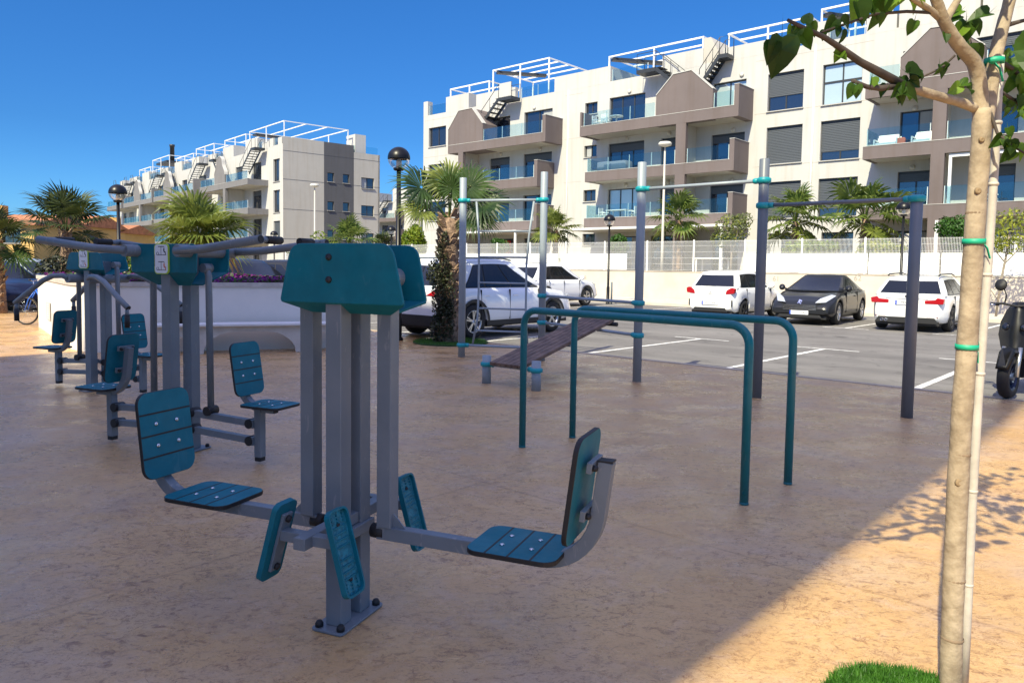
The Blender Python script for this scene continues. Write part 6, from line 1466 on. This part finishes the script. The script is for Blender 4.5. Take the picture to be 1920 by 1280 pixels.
# ------------------------------------------------------------------ bicycle
BLUE = mat('bicycle_blue', (.03, .14, .62), .35)
c = G(50, 609); t = thing('bicycle', 'blue bicycle with swept handlebar leaning behind the left end of the planter', 'bicycle', c, R(-8 + 180))
rb = .335
def bw(x):
    o = MB().lathe([(rb - .018 + .018 * math.cos(q), .018 * math.sin(q)) for q in [2 * math.pi * k / 8 for k in range(9)]], 36, (x, 0, rb), (0, 1, 0), cap=False).build('wheel', TYRE, t)
    MB().lathe([(rb - .04, -.012), (rb - .034, 0), (rb - .04, .012)], 36, (x, 0, rb), (0, 1, 0), cap=False).build('rim', mat('tan_rim', (.45, .36, .26), .4), o)
    b = MB()
    for k in range(18): a = 6.283 * k / 18; b.tube([(x, .02 * (-1) ** k, rb), (x + math.cos(a) * (rb - .04), 0, rb + math.sin(a) * (rb - .04))], .0016, 4)
    b.lathe([(.022, -.04), (.022, .04)], 10, (x, 0, rb), (0, 1, 0)); b.build('spoke', STEEL, o)
bw(0); bw(-1.05)
b = MB()
for pts, r in (([(-.62, 0, .28), (-.78, 0, .82)], .016), ([(-.24, 0, .84), (-.62, 0, .28)], .018), ([(-.24, 0, .84), (-.76, 0, .76)], .016), ([(-1.05, .04, rb), (-.62, .03, .28)], .010), ([(-1.05, -.04, rb), (-.62, -.03, .28)], .010), ([(-1.05, .04, rb), (-.77, .02, .78)], .009), ([(-1.05, -.04, rb), (-.77, -.02, .78)], .009), ([(-.22, 0, .92), (-.26, 0, .76)], .02)): b.tube(pts, r, 8)
b.build('frame', BLUE, t)
b = MB()
for s in (-1, 1): b.tube([(0, s * .05, rb), (-.10, s * .045, .60), (-.24, s * .02, .78)], .012, 8)
build_each(b, 'fork', BLUE, t)
b = MB(); b.tube([(-.22, 0, .9), (-.2, 0, 1.02)], .014, 8); b.tube([(-.36, -.29, 1.05), (-.24, -.18, 1.06), (-.18, 0, 1.02), (-.24, .18, 1.06), (-.36, .29, 1.05)], .012, 8); b.build('handlebar', STEEL, t)
b = MB()
for s in (-1, 1): b.tube([(-.30, s * .24, 1.055), (-.38, s * .30, 1.05)], .017, 8)
build_each(b, 'grip', BLACK, t)
b = MB(); b.grid([[Vector((x, w_ * math.cos(q), .90 + .03 * math.sin(q))) for q in [6.283 * k / 10 for k in range(10)]] for x, w_ in ((-.62, .02), (-.74, .05), (-.86, .08), (-.90, .06))]); b.tube([(-.78, 0, .8), (-.79, 0, .9)], .013, 8); b.build('saddle', BLACK, t)
b = MB(); b.lathe([(.09, -.004), (.09, .004)], 20, (-.62, -.05, .28), (0, 1, 0)); b.tube([(-.62, -.06, .28), (-.54, -.07, .14)], .008, 6); b.tube([(-.62, .06, .28), (-.70, .07, .42)], .008, 6); b.build('crank', STEEL, t)
# ------------------------------------------------------------------ balcony and garden furniture
WFUR = mat('white_furniture', (.80, .80, .79), .5); CLOTH = mat('blue_grey_cover', (.14, .17, .23), .8); ORG = mat('orange_cushion', (.65, .16, .07), .8)
def bloc(a, y, z): return BR.matrix_basis.copy() and (Vector(BR.location) + WX * (a - A0) + EX * y + Vector((0, 0, z)))
def chair(label, a, y, z, rz, group='white balcony chairs'):
    t = thing('balcony_chair', label, 'chair', bloc(a, y, z), GR + rz, group)
    MB().box(-.24, .24, -.24, .24, .42, .45).build('seat', WFUR, t); b = MB()
    for k in range(5): b.box(-.22, .22, .22, .245, .50 + k * .09, .56 + k * .09)
    b.build('backrest', WFUR, t)
    for x in (-.22, .22):
        for y_ in (-.22, .23): MB().box(x - .018, x + .018, y_ - .018, y_ + .018, 0, .42 if y_ < 0 else .92).build('leg', WFUR, t)
    for x in (-.23, .23): MB().box(x - .02, x + .02, -.24, .22, .62, .65).build('armrest', WFUR, t)
def table(label, a, y, z, w_, d_, group='balcony tables', name='balcony_table'):
    t = thing(name, label, 'table', bloc(a, y, z), GR, group); MB().box(-w_ / 2, w_ / 2, -d_ / 2, d_ / 2, .70, .74).build('tabletop', WFUR, t, bevel=.006)
    for x in (-1, 1):
        for y_ in (-1, 1): MB().box(x * (w_ / 2 - .06) - .025, x * (w_ / 2 - .06) + .025, y_ * (d_ / 2 - .06) - .025, y_ * (d_ / 2 - .06) + .025, 0, .70).build('leg', WFUR, t)
FZ = (10.14, 7.27, 4.39)
chair('white slatted chair at the left end of the top middle balcony', -28.0, -1.15, FZ[0], R(90)); chair('white slatted chair beside the round table on the top middle balcony', -27.3, -1.15, FZ[0], R(180))
t = thing('round_table', 'small round white table on the top middle balcony', 'table', bloc(-26.6, -1.1, FZ[0]), GR, 'balcony tables'); MB().lathe([(.42, .70), (.42, .74), (0, .74)], 20).build('tabletop', WFUR, t); MB().lathe([(.28, 0), (.05, .04), (.05, .70)], 14).build('pedestal', WFUR, t)
t = thing('covered_table', 'table under a blue grey cover on the middle balcony, second floor', 'covered table', bloc(-26.5, -.95, FZ[1]), GR); rngs = [[Vector((x * 1.0 * s + .03 * math.sin(9 * x + 7 * y), y * s, z)) for x, y in rrect(1.7, .85, .15, 3)] for s, z in ((1.06, .02), (1.02, .45), (1.0, .78), (.92, .84))]; MB().grid(rngs).build('cover', CLOTH, t); MB().grid([[Vector((q.x * .5 - 1.0, q.y * .7, q.z * 1.05)) for q in r] for r in rngs]).build('cover', CLOTH, t)
table('white table on the lowest middle balcony', -26.3, -1.0, FZ[2], 1.5, .8)
for x in (-27.5, -25.3): chair('white slatted chair %s of the table on the lowest middle balcony' % ('left' if x < -26 else 'right'), x, -.95, FZ[2], R(90 if x < -26 else -90))
def armchair(label, a, z, w_=1.0):
    t = thing('outdoor_armchair', label, 'armchair', bloc(a, -1.0, z), GR, 'white lounge chairs on the right balcony')
    b = MB()
    for x in (-w_ / 2, w_ / 2): b.box(x - .03, x + .03, -.38, .38, .55, .60); b.box(x - .03, x + .03, -.38, -.33, 0, .55); b.box(x - .03, x + .03, .33, .38, 0, .75)
    b.box(-w_ / 2 + .03, w_ / 2 - .03, -.38, -.34, .25, .31); b.build('frame', WFUR, t)
    MB().box(-w_ / 2 + .04, w_ / 2 - .04, -.33, .32, .30, .44).build('seat_cushion', WFUR, t, bevel=.03); MB().box(-w_ / 2 + .04, w_ / 2 - .04, .18, .33, .44, .85).build('back_cushion', WFUR, t, bevel=.04)
armchair('white lounge chair at the left end of the right balcony beside the orange cushion', -11.0, FZ[1]); armchair('white two-seat lounge chair next to the mauve pillar on the right balcony', -9.3 + .05, FZ[1], 1.2)
o = MB().prism(rrect(.42, .42, .08), .14, frame((0, 0, .12), (1, 0, 0), (0, .2, 1))).build('cushion', ORG, None, bloc(-10.35, -1.2, FZ[1] + .25), bevel=.03, rotz=GR); tag(o, 'orange cushion between the two white lounge chairs on the right balcony', 'cushion')
chair('white chair behind the glass right of the tree trunk on the right balcony', -6.6, -1.1, FZ[2], R(90))
g = onb(1335, 500, 34.5); t = thing('garden_table', 'white garden table seen through the fence left of the white hatchback roof', 'table', (g.x, g.y, 1.36), GR, 'garden furniture'); MB().box(-.8, .8, -.4, .4, .70, .75).build('tabletop', WFUR, t)
for x in (-.7, .7):
    for y in (-.33, .33): MB().box(x - .03, x + .03, y - .03, y + .03, 0, .70).build('leg', WFUR, t)
